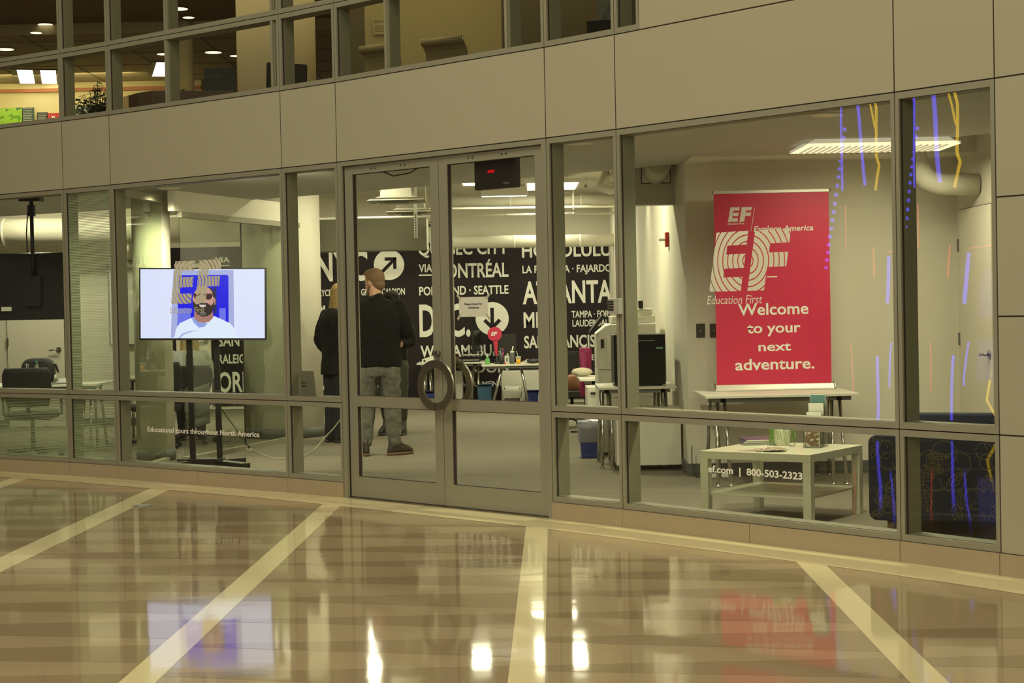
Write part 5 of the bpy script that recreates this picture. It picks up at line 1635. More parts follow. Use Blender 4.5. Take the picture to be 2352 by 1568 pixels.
# --- woman at the left, blonde, black jacket
g = pz(768, 1016)
wo = thing('person', 'blonde woman in black jacket and dark trousers, half hidden by the left door frame', 'person', (g.x + 0.035, g.y + 0.03, 0.001), math.radians(-50))
Hw = Matrix.Translation((0.01, 0.075, 1.555)) @ Matrix.Rotation(math.radians(5), 4, 'Z')
bd = MB()
head(bd, Hw, 0.98)
limb(bd, [(0, -0.01, 1.36), (0.01, 0.045, 1.50)], [0.052, 0.048])
torso(bd, 0.84, 0.93, 0.84, 1.41)
for sx in (-1, 1):
    limb(bd, [(sx * 0.165, -0.01, 1.33), (sx * 0.20, -0.06, 1.07), (sx * 0.17, 0.10, 0.88)], [0.04, 0.034, 0.024])
    limb(bd, [(sx * 0.08, 0, 0.86), (sx * 0.085, 0.01, 0.47), (sx * 0.085, -0.02, 0.09)], [0.075, 0.05, 0.032])
    hand(bd, Matrix.Translation((sx * 0.17, 0.105, 0.865)) @ Matrix.Rotation(0.4, 4, 'X'), 0.95, -sx)
fuse(bd.build('body', SKIN, wo), 0.008, 2)
face_parts(wo, Hw, (0.2, 0.12, 0.05))
hr = MB(Hw)
hr.ball((0, -0.02, 0.035), 0.088, 0.100, 0.098, 20, 14)
hr.loft([ell((0, -0.035, 0.03), 0.088, 0.080), ell((0, -0.04, -0.05), 0.10, 0.085), ell((0, -0.045, -0.13), 0.115, 0.085), ell((0, -0.05, -0.20), 0.105, 0.075), ell((0, -0.05, -0.235), 0.08, 0.055)])
fuse(hr.build('hair', HAIR_Y, wo), 0.008, 2, 0.012, 0.02)
sw_ = MB()
torso(sw_, 1.0, 0.98, 0.86, 1.42)
sw_.loft([ell((0, -0.01, 0.72), 0.19, 0.145), ell((0, -0.01, 0.82), 0.18, 0.135), ell((0, -0.01, 0.94), 0.165, 0.12)])
for sx in (-1, 1):
    limb(sw_, [(sx * 0.16, -0.01, 1.34), (sx * 0.20, -0.05, 1.20), (sx * 0.215, -0.07, 1.06), (sx * 0.19, 0.03, 0.95), (sx * 0.17, 0.085, 0.89)], [0.068, 0.062, 0.056, 0.05, 0.046])
fuse(sw_.build('jacket', JACK, wo), 0.010, 5, 0.02, 0.1)
jn = MB()
jn.loft([ell((0, 0, 0.92), 0.155, 0.115), ell((0, 0, 0.84), 0.175, 0.13), ell((0, 0, 0.76), 0.17, 0.12)])
for sx in (-1, 1):
    pleg(jn, (sx * 0.085, 0, 0.80), (sx * 0.09, 0.01, 0.46), (sx * 0.09, -0.01, 0.09), (0.10, 0.082, 0.078, 0.082))
fuse(jn.build('trousers', NAVYT, wo), 0.010, 4, 0.015, 0.1)
for sx in (-1, 1): boot(wo, sx * 0.09, -0.03, -sx * 0.1, mat('black_shoe', (0.01, 0.01, 0.01), 0.4), BLACK, 'shoe', 0.9, 0.10)
# --- person with dark hair behind the man
g = pz(902, 999)
th = thing('person', 'dark haired person in dark clothes standing behind the man in the black sweater', 'person', (g.x + 0.02, g.y, 0.001), math.radians(160))
th.scale = (0.97, 0.97, 0.965)
Ht = Matrix.Translation((0, 0.02, 1.525)) @ Matrix.Rotation(math.radians(-15), 4, 'Z')
bd = MB()
head(bd, Ht, 0.98)
limb(bd, [(0, -0.01, 1.33), (0, 0.0, 1.46)], [0.052, 0.048])
torso(bd, 0.84, 0.93, 0.82, 1.38)
for sx in (-1, 1):
    limb(bd, [(sx * 0.165, -0.01, 1.30), (sx * 0.21, -0.04, 1.05), (sx * 0.08, 0.16, 1.06)], [0.04, 0.034, 0.024])
    limb(bd, [(sx * 0.08, 0, 0.84), (sx * 0.09, 0.01, 0.46), (sx * 0.10, -0.02, 0.09)], [0.075, 0.05, 0.032])
    hand(bd, Matrix.Translation((sx * 0.075, 0.165, 1.06)) @ Matrix.Rotation(math.radians(-sx * 80), 4, 'Y'), 0.95, -sx)
fuse(bd.build('body', mat('tan_skin', (0.36, 0.18, 0.10), 0.55), th), 0.008, 2)
face_parts(th, Ht)
hr = MB(Ht)
hr.ball((0, -0.022, 0.038), 0.088, 0.098, 0.100, 20, 14)
hr.loft([ell((0, -0.04, 0.03), 0.088, 0.072), ell((0, -0.045, -0.06), 0.09, 0.07), ell((0, -0.045, -0.15), 0.08, 0.06)])
hr.ball((0, 0.03, 0.075), 0.078, 0.075, 0.052, 16, 8)
for sx in (-1, 1): hr.tube([(sx * 0.05, 0.07, 0.07), (sx * 0.082, 0.04, 0.0), (sx * 0.088, 0.02, -0.08), (sx * 0.085, 0.0, -0.16)], [0.02, 0.024, 0.026, 0.02], 8)
fuse(hr.build('hair', HAIR_D, th), 0.008, 2)
sw_ = MB()
torso(sw_, 1.02, 0.98, 0.86, 1.39)
for sx in (-1, 1):
    limb(sw_, [(sx * 0.16, -0.01, 1.31), (sx * 0.215, -0.04, 1.18), (sx * 0.225, -0.04, 1.05), (sx * 0.09, 0.14, 1.06)], [0.068, 0.06, 0.054, 0.045])
fuse(sw_.build('jacket', JACK, th), 0.010, 5, 0.015, 0.1)
jn = MB()
jn.loft([ell((0, 0, 0.90), 0.155, 0.12), ell((0, 0, 0.82), 0.18, 0.135), ell((0, 0, 0.74), 0.17, 0.12)])
for sx in (-1, 1):
    pleg(jn, (sx * 0.09, 0, 0.78), (sx * 0.095, 0.01, 0.45), (sx * 0.10, -0.02, 0.20), (0.10, 0.08, 0.06, 0.055))
fuse(jn.build('trousers', OLIVE, th), 0.010, 4, 0.015, 0.1)
for sx in (-1, 1): boot(th, sx * 0.10, -0.03, -sx * 0.1, mat('black_shoe', (0, 0, 0)), BLACK, 'boot', 0.9, 0.22)
# --- seated person behind the partition
se = thing('person', 'blonde person in a checked top seated behind the screen stand', 'person', (CHX, CHY, 0.001), 0.15)
Hs = Matrix.Translation((0, 0.05, 1.15)) @ Matrix.Rotation(0.25, 4, 'Z')
bd = MB()
head(bd, Hs, 0.97)
limb(bd, [(0, -0.02, 0.96), (0, 0.02, 1.08)], [0.052, 0.048])
torso(bd, 0.82, 0.93, 0.50, 1.0, -0.02)
for sx in (-1, 1):
    limb(bd, [(sx * 0.165, -0.02, 0.93), (sx * 0.21, 0.06, 0.70), (sx * 0.14, 0.30, 0.70)], [0.04, 0.034, 0.024])
    limb(bd, [(sx * 0.09, 0.0, 0.53), (sx * 0.10, 0.42, 0.52), (sx * 0.10, 0.45, 0.09)], [0.075, 0.05, 0.032])
    hand(bd, Matrix.Translation((sx * 0.14, 0.31, 0.70)) @ Matrix.Rotation(math.radians(80), 4, 'X'), 0.95, -sx)
fuse(bd.build('body', SKIN, se), 0.009, 2)
face_parts(se, Hs)
hr = MB(Hs)
hr.ball((0, -0.02, 0.035), 0.088, 0.100, 0.098, 20, 14)
hr.loft([ell((0, -0.035, 0.03), 0.088, 0.080), ell((0, -0.045, -0.08), 0.10, 0.085), ell((0, -0.05, -0.20), 0.11, 0.075), ell((0, -0.05, -0.26), 0.08, 0.05)])
fuse(hr.build('hair', HAIR_Y, se), 0.009, 2, 0.012, 0.02)
sw_ = MB()
torso(sw_, 0.96, 0.98, 0.50, 1.005, -0.02)
for sx in (-1, 1):
    limb(sw_, [(sx * 0.16, -0.02, 0.94), (sx * 0.215, 0.02, 0.82), (sx * 0.22, 0.06, 0.70), (sx * 0.15, 0.26, 0.70)], [0.062, 0.056, 0.05, 0.042])
fuse(sw_.build('checked_top', mat('checked_cloth', (0.42, 0.42, 0.40), 0.8, vary=0.5, vscale=26), se), 0.010, 4)
jn = MB()
jn.loft([ell((0, -0.01, 0.60), 0.155, 0.12), ell((0, 0, 0.52), 0.18, 0.14), ell((0, 0, 0.48), 0.17, 0.14)])
for sx in (-1, 1):
    pleg(jn, (sx * 0.09, 0.02, 0.54), (sx * 0.10, 0.43, 0.53), (sx * 0.10, 0.45, 0.10), (0.088, 0.07, 0.055, 0.05))
fuse(jn.build('trousers', NAVYT, se), 0.010, 4)
for sx in (-1, 1): boot(se, sx * 0.10, 0.45, 0, BLACK, BLACK, 'shoe', 0.85, 0.10)
# ---------------------------------------------------------------- ducts, pipes and fittings under the open ceiling
DUCT = mat('painted_duct', (0.60, 0.57, 0.46), 0.6, bump=0.25, bscale=14)
def pipe(name, label, cat, pts, r, m=DUCT, grp=None, n=20, bands=True):
    pts = [Vector(p) for p in pts]
    t = thing(name, label, cat, tuple(pts[0]), group=grp)
    MB().tube([p - pts[0] for p in pts], r, n).build('pipe_run', m, t)
    if bands:
        q = MB()
        d = (pts[1] - pts[0])
        for k in range(1, int(d.length / 0.9) + 1):
            c = d.normalized() * 0.9 * k
            if c.length < d.length: q.cyl(c - d.normalized() * 0.012, c + d.normalized() * 0.012, r * 1.05, n=n)
        if q.v: q.build('joint_bands', LW, t)
    return t
def hp(u0, v0, u1, v1, Y): return [py(u0, v0, Y), py(u1, v1, Y)]
pipe('air_duct', 'long white round duct running just above the mural top on the right', 'duct', hp(1030, 557, 1420, 551, 23.2), 0.085)
pipe('air_duct', 'wide white round duct high under the ceiling left of the light panel', 'duct', hp(1010, 465, 1433, 456, 21.7), 0.07)
pipe('air_duct', 'rough white insulated duct crossing behind the hanging television', 'duct', [(-8, 20.9, 2.43), (-4.5, 20.9, 2.43), (-3.05, 21.0, 2.43)], 0.17)
pipe('water_pipe', 'thin white pipe across the office above the mural', 'pipe', hp(540, 507, 1452, 488, 22.6), 0.018, LW, 'thin pipes under the office ceiling', 10)
pipe('water_pipe', 'thin white pipe just below the long round duct by the light panel', 'pipe', hp(985, 480, 1440, 473, 21.2), 0.016, LW, 'thin pipes under the office ceiling', 10)
pipe('drain_pipe', 'white pipe with an elbow dropping near the light panel beside the door', 'pipe', [py(1392, 395, 19.5), py(1376, 430, 19.0), py(1400, 438, 19.0), py(1425, 434, 19.0)], 0.045, LW)
pipe('elbow_duct', 'white duct that drops and turns right at the top of the nook', 'duct', [(3.10, 13.1, 2.99), (3.13, 13.1, 2.56), (3.15, 13.1, 2.42), (3.22, 13.1, 2.32), (3.32, 13.1, 2.28), (3.61, 13.1, 2.27)], 0.085, DUCT, n=24, bands=False)
pa = py(1505, 405, 14.6)
pipe('round_duct', 'round duct poking through the square hole in the grey bulkhead', 'duct', [(pa.x, 14.2, pa.z + 0.10), (pa.x, 14.60, pa.z + 0.03)], 0.11, DUCT, bands=False)
t = thing('wall_opening', 'square opening with a dark rim around the duct in the grey bulkhead', 'opening', (pa.x, 14.545, pa.z))
MB().box(-0.12, 0.12, -0.002, 0.004, -0.06, 0.10).build('recess', WALL, t)
q_ = MB(); ring(q_, -0.125, 0.125, -0.065, 0.105, 0.006, 0.006, 0.006, 0.006, -0.006, 0.0); q_.build('rim', SEAM, t)
def diffuser(u, v, Y, w, label):
    p = py(u, v, Y)
    t = thing('air_diffuser', label, 'air diffuser', tuple(p), group='square air diffusers hanging over the office')
    b = MB()
    b.loft([[(sx * w * .5, sy * w * .5, 0) for sx, sy in ((-1, -1), (1, -1), (1, 1), (-1, 1))], [(sx * w * .28, sy * w * .28, 0.05) for sx, sy in ((-1, -1), (1, -1), (1, 1), (-1, 1))], [(sx * w * .25, sy * w * .25, 0.18) for sx, sy in ((-1, -1), (1, -1), (1, 1), (-1, 1))]], True, False)
    b.build('plenum', mat('diffuser_grey', (0.33, 0.31, 0.25), 0.6), t)
    for k in range(3):
        s_ = w * (0.47 - 0.13 * k)
        q = MB(); q.loft([[(sx * s_, sy * s_, -0.002 - 0.012 * k) for sx, sy in ((-1, -1), (1, -1), (1, 1), (-1, 1))], [(sx * (s_ - 0.03), sy * (s_ - 0.03), 0.03) for sx, sy in ((-1, -1), (1, -1), (1, 1), (-1, 1))]], False, False)
        q.build('vane', CHROME, t)
    for sx in (-1, 1): MB().cyl((sx * w * .3, 0, 0.1), (sx * w * .3, 0, 3.0 - p.z), 0.004, n=6).build('hanger', LW, t)
diffuser(912, 463, 18.6, 0.62, 'large square air diffuser hanging highest behind the left door top')
diffuser(945, 489, 20.8, 0.60, 'square air diffuser in the middle behind the left door top')
diffuser(985, 517, 23.4, 0.55, 'small far air diffuser lowest behind the meeting stiles of the doors')
t = thing('pendant_light', 'thin linear pendant light hanging below the black sensor box', 'ceiling light', tuple(py(1158, 450, 19.8)))
MB().box(-0.27, 0.27, -0.05, 0.05, 0.0, 0.11).build('housing', LW, t, bevel=0.004)
MB().box(-0.26, 0.26, -0.04, 0.04, -0.006, 0.0).build('diffuser', mat('soft_panel', (1, .97, .85), 0.5, emit=2.5, ecol=(1, 0.95, 0.8)), t)
for sx in (-0.2, 0.2): MB().cyl((sx, 0, 0.11), (sx, 0, 3.0 - t.location.z), 0.004, n=6).build('hanger', LW, t)
t = thing('slotted_rail', 'white slotted strut hanging from the ceiling beside the door stile', 'rail', tuple(py(955, 518, 19.5)))
rl = MB().box(-0.02, 0.02, -0.01, 0.01, -0.14, 3.0 - t.location.z)
rl.build('strut', LW, t)
sl_ = MB()
for k in range(9): sl_.box(-0.006, 0.006, -0.012, -0.0095, -0.125 + 0.03 * k, -0.11 + 0.03 * k)
sl_.build('slots', SEAM, t)
for u, v, lab in ((1317, 482, 'small sprinkler head under the ceiling nearest the right door stile'), (1345, 425, 'sprinkler head just right of the bright light panel')):
    p = py(u, v, 21.5)
    t = thing('sprinkler', lab, 'sprinkler', tuple(p), group='sprinkler heads in the office')
    MB().cyl((0, 0, 0), (0, 0, 3.0 - p.z), 0.012, n=8).build('drop_pipe', LW, t)
    MB().lathe([(0.035, -0.03), (0.01, -0.02), (0.02, 0.0)], n=12).build('head', STEEL, t)
# ---------------------------------------------------------------- upstairs
UZ = 3.095
DIFU = mat('upstairs_downlight', (1, 0.95, 0.8), 0.5, emit=1.6, ecol=(1, 0.90, 0.62))
UPL = [(83, 75), (12, 113), (104, 56), (433, 40), (410, 20), (376, 124), (815, 53), (928, 51), (1040, 2), (978, 97), (1090, 95), (1300, 50), (1358, 3), (1402, 49), (1235, 51), (540, 128), (490, 120), (690, 92)]  # some discs stand in for hall lamps mirrored in the glass
UPN = ['in the far left pane, largest one', 'at the left edge of the far left pane', 'highest in the far left pane', 'beside the mullion in the upper wide left pane', 'topmost in the upper wide left pane', 'left of the plant mullion in the lower wide left pane',
       'dark side of the left pane above the tan chairs', 'above the left tan chair', 'at the top edge between the tan chairs', 'low beside the right tan chair', 'lowest, over the right tan chair', 'in the pane right of the long pane, left one',
       'at the top edge beside the diagonal poster', 'beside the diagonal poster', 'at the right end of the long pane', 'in front of the pale column', 'above the navy board', 'in the narrow pane with the dark chair']
for k, (u, v) in enumerate(UPL):
    p = pz(u, v, 5.49)
    zz = 5.34 if p.y > 24 else 5.49
    p = pz(u, v, zz)
    t = thing('ceiling_downlight', 'round lamp disc upstairs ' + UPN[k], 'ceiling light', (p.x, p.y, zz), group='round lamps in the upstairs ceiling')
    rr = 0.08 + 0.022 * ((k * 5) % 3)
    MB().lathe([(rr, -0.006), (rr, -0.002)], n=20).build('lens', DIFU, t)
    MB().lathe([(rr * 1.15, -0.003), (rr * 1.15, 0.0)], n=20).build('trim_ring', mat('upstairs_trim', (0.4, 0.34, 0.22), 0.6), t)
FLU = mat('troffer_tube', (1, 0.98, 0.9), 0.5, emit=4.0, ecol=(1, 0.97, 0.80))
for u, v, lab, n_ in ((86, 177, 'bright double strip ceiling light upstairs at the far left', 2), (372, 160, 'bright ceiling light strip upstairs above the trailing plants', 1)):
    p = pz(u, v, 5.33)
    t = thing('troffer', lab, 'ceiling light', (p.x, p.y, 5.34), group='fluorescent strips upstairs')
    R_ = Matrix.Rotation(0.25, 4, 'Z')
    for k in range(n_):
        x = (k - (n_ - 1) / 2) * 0.36
        MB(R_).box(x - 0.12, x + 0.12, -0.8, 0.8, -0.012, -0.004).build('diffuser', FLU, t)
    MB(R_).box(-0.2 * n_, 0.2 * n_, -0.84, 0.84, -0.008, 0.005).build('frame', mat('troffer_frame', (0.25, 0.22, 0.15), 0.6), t)
gr = MB()
for k in range(9):
    gr.box(-17, 0, 24.6 + 1.22 * k, 24.62 + 1.22 * k, 5.343, 5.351)
for k in range(14):
    gr.box(-16.6 + 1.22 * k, -16.58 + 1.22 * k, 24, 35, 5.343, 5.351)
struct(gr.build('trim_ceiling_grid', mat('grid_line', (0.22, 0.18, 0.10), 0.8)))
YW = 29.0
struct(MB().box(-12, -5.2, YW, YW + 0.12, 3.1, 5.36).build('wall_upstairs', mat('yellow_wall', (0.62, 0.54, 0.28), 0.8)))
struct(MB().box(-12, -5.2, YW - 0.06, YW, py(60, 213, YW).z, py(60, 205, YW).z).build('trim_wood', mat('orange_wood', (0.35, 0.11, 0.02), 0.5)))
area('wall_wash', (-8.6, YW - 1.2, 5.25), (5, 0.3), 45, rot=(math.radians(55), 0, 0), col=(1, 0.84, 0.42))
# wall posters
def poster(u0, v0, u1, v1, Y, m, label, lines=(), nm='poster', tm=None, word=None):
    a, b = py(u0, v1, Y), py(u1, v0, Y)
    t = thing(nm, label, 'poster', ((a.x + b.x) / 2, Y, a.z))
    w, h = b.x - a.x, b.z - a.z
    MB().box(-w / 2, w / 2, -0.02, 0.0, 0, h).build('board', m, t)
    if word: text(word[0], h * word[1], Matrix.Translation((-w / 2 + w * word[2], -0.022, h * word[3])), tm or TEXTW, 'lettering', t, 0.02, width=w * word[4])
    if lines:
        q = MB()
        for k in range(lines[0]):
            z = h * (lines[3] - k * lines[4])
            if z < 0.02: break
            q.box(-w / 2 + w * lines[1], -w / 2 + w * (lines[2] - 0.06 * (k % 3)), -0.0215, -0.0205, z - h * lines[4] * 0.28, z)
        q.build('printed_lines', tm or TEXTG, t)
    return t
GRN = magmat('leaf_photo', [(0.10, 0.30, 0.01), (0.28, 0.52, 0.03), (0.03, 0.12, 0.01)], 9)
poster(-40, 247, 52, 292, YW - 0.03, GRN, 'bright green leaf photo panel on the yellow wall upstairs at the far left')
poster(52, 247, 78, 290, YW - 0.03, mat('dark_green_board', (0.03, 0.07, 0.05), 0.6), 'narrow dark green text panel beside the leaf photo upstairs', (9, 0.08, 0.9, 0.95, 0.09))
poster(86, 258, 110, 290, YW - 0.03, mat('dark_board', (0.02, 0.02, 0.02), 0.6), 'small dark text panel left of the red panel upstairs', (7, 0.1, 0.92, 0.9, 0.12))
poster(110, 259, 162, 290, YW - 0.03, mat('red_board', (0.42, 0.02, 0.02), 0.6), 'red panel reading Rev, cut off by the window mullion upstairs', (), word=('Review', 0.36, 0.2, 0.42, 0.9))
poster(176, 241, 238, 285, YW - 0.03, mat('blue_grey_board', (0.13, 0.18, 0.18), 0.6), 'blue grey text panel behind the dark bushy plant upstairs', (10, 0.06, 0.9, 0.92, 0.09))
poster(470, 156, 540, 212, 23.2, mat('navy_board', (0.012, 0.022, 0.035), 0.6), 'dark blue agency board with faint grey lettering above the brown desk upstairs', (), tm=mat('faint_letters', (0.07, 0.075, 0.07), 0.7), word=('&EPA', 0.17, 0.18, 0.60, 0.42))
bx_ = [o for o in bpy.data.objects if o.get('label', '').startswith('dark blue agency')][0]
for sx in (-0.12, 0.12): MB().box(sx - 0.01, sx + 0.01, 0.0, 0.02, UZ - bx_.location.z, 0.02).build('leg', BLACK, bx_)
poster(857, 43, 889, 80, 19.58, mat('cream_notice', (0.38, 0.34, 0.19), 0.7), 'pale notice on the yellow upstairs wall behind the chairs', (5, 0.1, 0.9, 0.55, 0.12), word=('SERVICE', 0.14, 0.1, 0.75, 0.8), tm=mat('notice_grey', (0.14, 0.13, 0.08), 0.7))
# pale walls and columns upstairs
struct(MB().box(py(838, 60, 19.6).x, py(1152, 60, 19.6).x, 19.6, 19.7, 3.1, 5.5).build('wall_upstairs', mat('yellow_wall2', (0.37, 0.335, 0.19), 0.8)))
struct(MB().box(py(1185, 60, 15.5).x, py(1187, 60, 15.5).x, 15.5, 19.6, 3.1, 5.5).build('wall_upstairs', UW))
for u, Y, r in ((424, 24.0, 0.13),):
    p = py(u, 160, Y)
    MB().lathe([(r, 3.1), (r, 5.5)], (p.x, Y, 0), 30).build('wall_column_slim', mat('yellow_column', (0.60, 0.52, 0.28), 0.7))['kind'] = 'structure'
spot('column_spot', (py(424, 60, 23.5).x + 0.05, 23.3, 5.45), 90, 60, col=(1, 0.86, 0.45))
# brown reception counter
RC = mat('counter_brown', (0.040, 0.020, 0.012), 0.5)
t = thing('reception_counter', 'long dark brown curved counter upstairs behind the plants', 'counter', tuple(py(290, 246, 21.5)))
o_ = t.location.copy(); o_.z = UZ; t.location = o_
cs = []
for k in range(9):
    u = 286 + (540 - 286) * k / 8
    Y = 21.5 + 0.25 * math.sin(PI * min(1, k / 2) / 2)
    cs.append((py(u, 240, Y).x, Y))
top = lambda k: py(286 + 254 * k / 8, 222 - 20 * math.sin(PI / 2 * min(1, k / 2.2)), 21.5).z
b = MB()
b.loft([[(x - o_.x, y - o_.y, 0), (x - o_.x, y - o_.y, top(k) - UZ), (x - o_.x, y - o_.y + 0.5, top(k) - UZ), (x - o_.x, y - o_.y + 0.5, 0)] for k, (x, y) in enumerate(cs)], True, False)
b.build('counter_body', RC, t)
b = MB(); b.cyl((0, 0, 0), (0, 0, top(0) - UZ), 0.035); b.build('rounded_end', mat('counter_edge', (0.30, 0.22, 0.12), 0.5), t)
# plants
LEAFD = mat('dark_leaf', (0.012, 0.025, 0.006), 0.5)
LEAFG = mat('green_leaf', (0.055, 0.12, 0.018), 0.5)
def bush(u, v_base, Y, H, Rr, label, m, seed, n, nm='potted_plant', hang=True):
    p = py(u, v_base, Y)
    t = thing(nm, label, 'plant', (p.x, Y, UZ))
    pot_h = 0.28
    MB().lathe([(0.10, 0), (0.14, pot_h), (0.12, pot_h)], n=20).build('pot', mat('dark_pot', (0.03, 0.02, 0.015), 0.6), t)
    r_ = random.Random(seed)
    st, lf = MB(), MB()
    for k in range(n):
        a = r_.uniform(0, 2 * PI); f = r_.random() ** 0.5
        top = Vector((Rr * f * math.cos(a), Rr * f * math.sin(a), H * (0.55 + 0.45 * r_.random()) * (1 - 0.35 * f)))
        pts = [Vector((0, 0, pot_h)), Vector((top.x * 0.3, top.y * 0.3, top.z * 0.7)), top]
        if hang and r_.random() < 0.55: pts.append(top + Vector((0.07 * math.cos(a), 0.07 * math.sin(a), -0.22 * r_.random() - 0.08)))
        st.tube(pts, 0.004, 5)
        for j in range(11):
            g = (0.25 + 0.75 * j / 10) * (len(pts) - 1.001)
            i_ = int(g); c = pts[i_].lerp(pts[i_ + 1], g - i_)
            b_ = r_.uniform(0, 2 * PI); L = r_.uniform(0.05, 0.09)
            d = Vector((math.cos(b_), math.sin(b_), r_.uniform(-0.5, 0.2))) * L
            wv = Vector((-math.sin(b_), math.cos(b_), r_.uniform(-0.3, 0.3))) * L * 0.36
            lf.add([tuple(c), tuple(c + d * 0.45 + wv), tuple(c + d), tuple(c + d * 0.45 - wv)], [(0, 1, 2, 3)])
    st.build('stems', m, t); lf.build('leaves', m, t)
    return t
bush(224, 260, 18.8, 0.96, 0.26, 'dark bushy plant behind the narrow upstairs window at the left', LEAFD, 5, 110)
bush(374, 215, 22.9, 1.62, 0.42, 'green leafy plant rising above the brown counter upstairs', LEAFG, 8, 46)
# chairs upstairs
def office_back(u, v, Y, w, label, m, rz, h=None, style='roll'):
    p = py(u, v, Y)
    t = thing('conference_chair', label, 'chair', (p.x, Y, UZ), rz, 'chairs by the upstairs windows')
    top = p.z - UZ
    b = MB()
    prof = []
    for i in range(12):
        f = i / 11
        prof.append((-0.10 - 0.05 * f - (0.09 * max(0, f - 0.8) / 0.2 if style == 'roll' else 0), 0.42 + (top - 0.42) * f))
    rings = []
    for y, z in prof:
        rings.append([(-w / 2, y, z), (w / 2, y, z), (w / 2, y + 0.03, z), (-w / 2, y + 0.03, z)])
    b.loft(rings, True, False)
    if style == 'roll': b.cyl((-w / 2, prof[-1][0] + 0.03, top - 0.02), (w / 2, prof[-1][0] + 0.03, top - 0.02), 0.04, n=16)
    b.build('backrest', m, t)
    q = MB()
    for sx in (-1, 1):
        q.tube([(sx * (w / 2 + 0.006), y + 0.015, z) for y, z in prof], 0.010, 8)
    q.build('back_edge', CHROME if style == 'roll' else BLACK, t)
    MB().rbox(-w / 2, w / 2, -0.10, 0.36, 0.40, 0.46, 0.05).build('seat', m, t)
    MB().cyl((0, 0.1, 0.06), (0, 0.1, 0.40), 0.03).build('gas_lift', CHROME, t)
    for k in range(5):
        a = 2 * PI * k / 5
        MB().bar((0, 0.1, 0.07), (0.28 * math.cos(a), 0.1 + 0.28 * math.sin(a), 0.03), 0.04, 0.03).build('star_leg', CHROME, t)
    return t
TAN = mat('tan_leather', (0.26, 0.22, 0.12), 0.35)
office_back(893, 112, 17.6, 0.42, 'tan ribbed chair back with a rolled top, left one behind the upstairs window', TAN, math.radians(-28))
office_back(1040, 96, 17.2, 0.46, 'tan ribbed chair back with a rolled top, right one behind the upstairs window', TAN, math.radians(-28))
office_back(648, 150, 17.7, 0.42, 'dark grey chair back leaning behind the upstairs mullion', mat('dark_grey_cloth', (0.02, 0.019, 0.015), 0.8), math.radians(30), style='plain')
office_back(1392, 52, 15.6, 0.26, 'small black round backed chair at the right end of the upstairs windows', mat('dark_grey_cloth', (0, 0, 0)), math.radians(-20), style='plain')
# hanging banner upstairs
p = py(1398, 40, 16.0)
t = thing('poster', 'tall pale poster with diagonal blue lettering at the right end upstairs', 'poster', (p.x, 16.2, UZ))
MB().box(-0.09, 0.06, -0.005, 0.005, 0.2, 1.9).build('board', mat('pale_board', (0.35, 0.36, 0.28), 0.7), t)
text('WE ARE HERE TO', 0.05, Matrix.Translation((-0.06, -0.006, 0.92)) @ Matrix.Rotation(-1.05, 4, 'Y'), mat('blue_ink', (0.05, 0.12, 0.2), 0.6), 'lettering', t, 0.0, width=0.34)
text('PROTECT THE', 0.05, Matrix.Translation((-0.02, -0.006, 0.84)) @ Matrix.Rotation(-1.05, 4, 'Y'), mat('blue_ink', (0, 0, 0)), 'lettering', t, 0.0, width=0.30)
# ---------------------------------------------------------------- neon sign across the hall, seen mirrored in the right hand panes
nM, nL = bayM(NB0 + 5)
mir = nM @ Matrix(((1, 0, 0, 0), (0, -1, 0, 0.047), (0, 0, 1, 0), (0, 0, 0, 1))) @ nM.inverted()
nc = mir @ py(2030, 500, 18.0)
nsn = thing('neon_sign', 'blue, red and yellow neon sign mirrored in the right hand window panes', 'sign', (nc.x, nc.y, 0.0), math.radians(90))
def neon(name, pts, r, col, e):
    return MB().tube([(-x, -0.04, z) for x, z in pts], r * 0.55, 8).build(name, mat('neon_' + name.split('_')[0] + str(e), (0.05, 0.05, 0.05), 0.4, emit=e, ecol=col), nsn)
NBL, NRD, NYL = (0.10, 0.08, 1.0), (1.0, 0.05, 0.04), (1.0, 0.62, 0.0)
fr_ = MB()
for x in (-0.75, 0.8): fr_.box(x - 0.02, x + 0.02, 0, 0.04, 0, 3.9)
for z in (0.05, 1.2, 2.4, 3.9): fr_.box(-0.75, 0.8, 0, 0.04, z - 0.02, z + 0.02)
fr_.build('sign_frame', BLACKM, nsn)
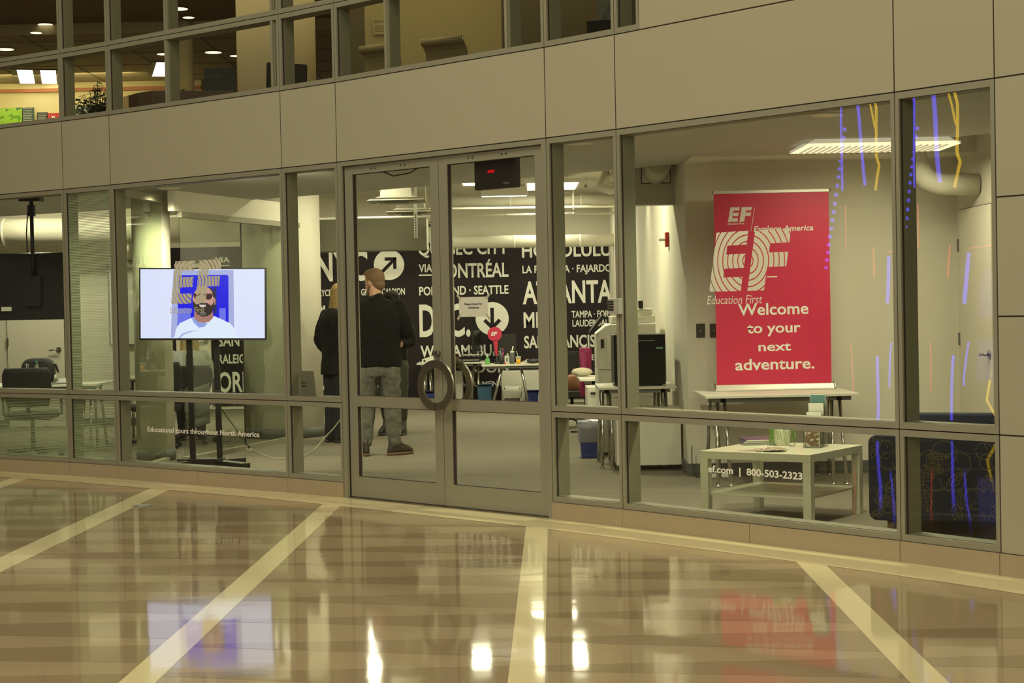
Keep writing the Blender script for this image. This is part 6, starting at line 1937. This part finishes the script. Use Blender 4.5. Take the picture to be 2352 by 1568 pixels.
neon('blue_tube', [(-0.45, 2.55), (-0.45, 3.8)], 0.022, NBL, 11)
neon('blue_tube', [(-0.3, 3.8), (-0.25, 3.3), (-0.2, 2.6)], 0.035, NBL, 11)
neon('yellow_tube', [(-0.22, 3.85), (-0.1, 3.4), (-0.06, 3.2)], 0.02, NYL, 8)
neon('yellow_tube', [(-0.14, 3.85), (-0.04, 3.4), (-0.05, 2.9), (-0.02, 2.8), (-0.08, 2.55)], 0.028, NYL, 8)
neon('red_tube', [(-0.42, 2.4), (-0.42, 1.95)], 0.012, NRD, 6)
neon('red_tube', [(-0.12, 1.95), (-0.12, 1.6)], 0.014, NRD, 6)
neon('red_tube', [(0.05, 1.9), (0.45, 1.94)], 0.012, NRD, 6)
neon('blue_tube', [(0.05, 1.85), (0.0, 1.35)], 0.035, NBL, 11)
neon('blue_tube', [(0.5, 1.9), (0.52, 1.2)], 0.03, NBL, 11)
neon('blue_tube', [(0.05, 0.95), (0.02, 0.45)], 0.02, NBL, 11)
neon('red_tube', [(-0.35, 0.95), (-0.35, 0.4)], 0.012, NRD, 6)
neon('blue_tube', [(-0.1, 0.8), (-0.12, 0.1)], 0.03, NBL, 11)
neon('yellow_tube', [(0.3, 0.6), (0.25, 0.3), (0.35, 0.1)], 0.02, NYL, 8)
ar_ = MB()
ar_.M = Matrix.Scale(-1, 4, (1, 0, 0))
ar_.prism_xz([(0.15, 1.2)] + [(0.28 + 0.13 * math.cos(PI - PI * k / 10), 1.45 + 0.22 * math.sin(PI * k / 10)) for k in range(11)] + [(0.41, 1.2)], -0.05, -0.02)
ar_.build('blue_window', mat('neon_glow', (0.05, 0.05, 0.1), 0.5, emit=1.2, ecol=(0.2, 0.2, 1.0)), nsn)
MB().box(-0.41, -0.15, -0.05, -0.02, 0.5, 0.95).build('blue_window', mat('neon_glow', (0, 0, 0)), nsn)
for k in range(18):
    MB().ball((0.62 - 0.012 * k, -0.03, 1.75 + 0.085 * k), 0.02, n=8, m=6).build('blue_bulb', mat('neon_blue11', (0, 0, 0)), nsn)
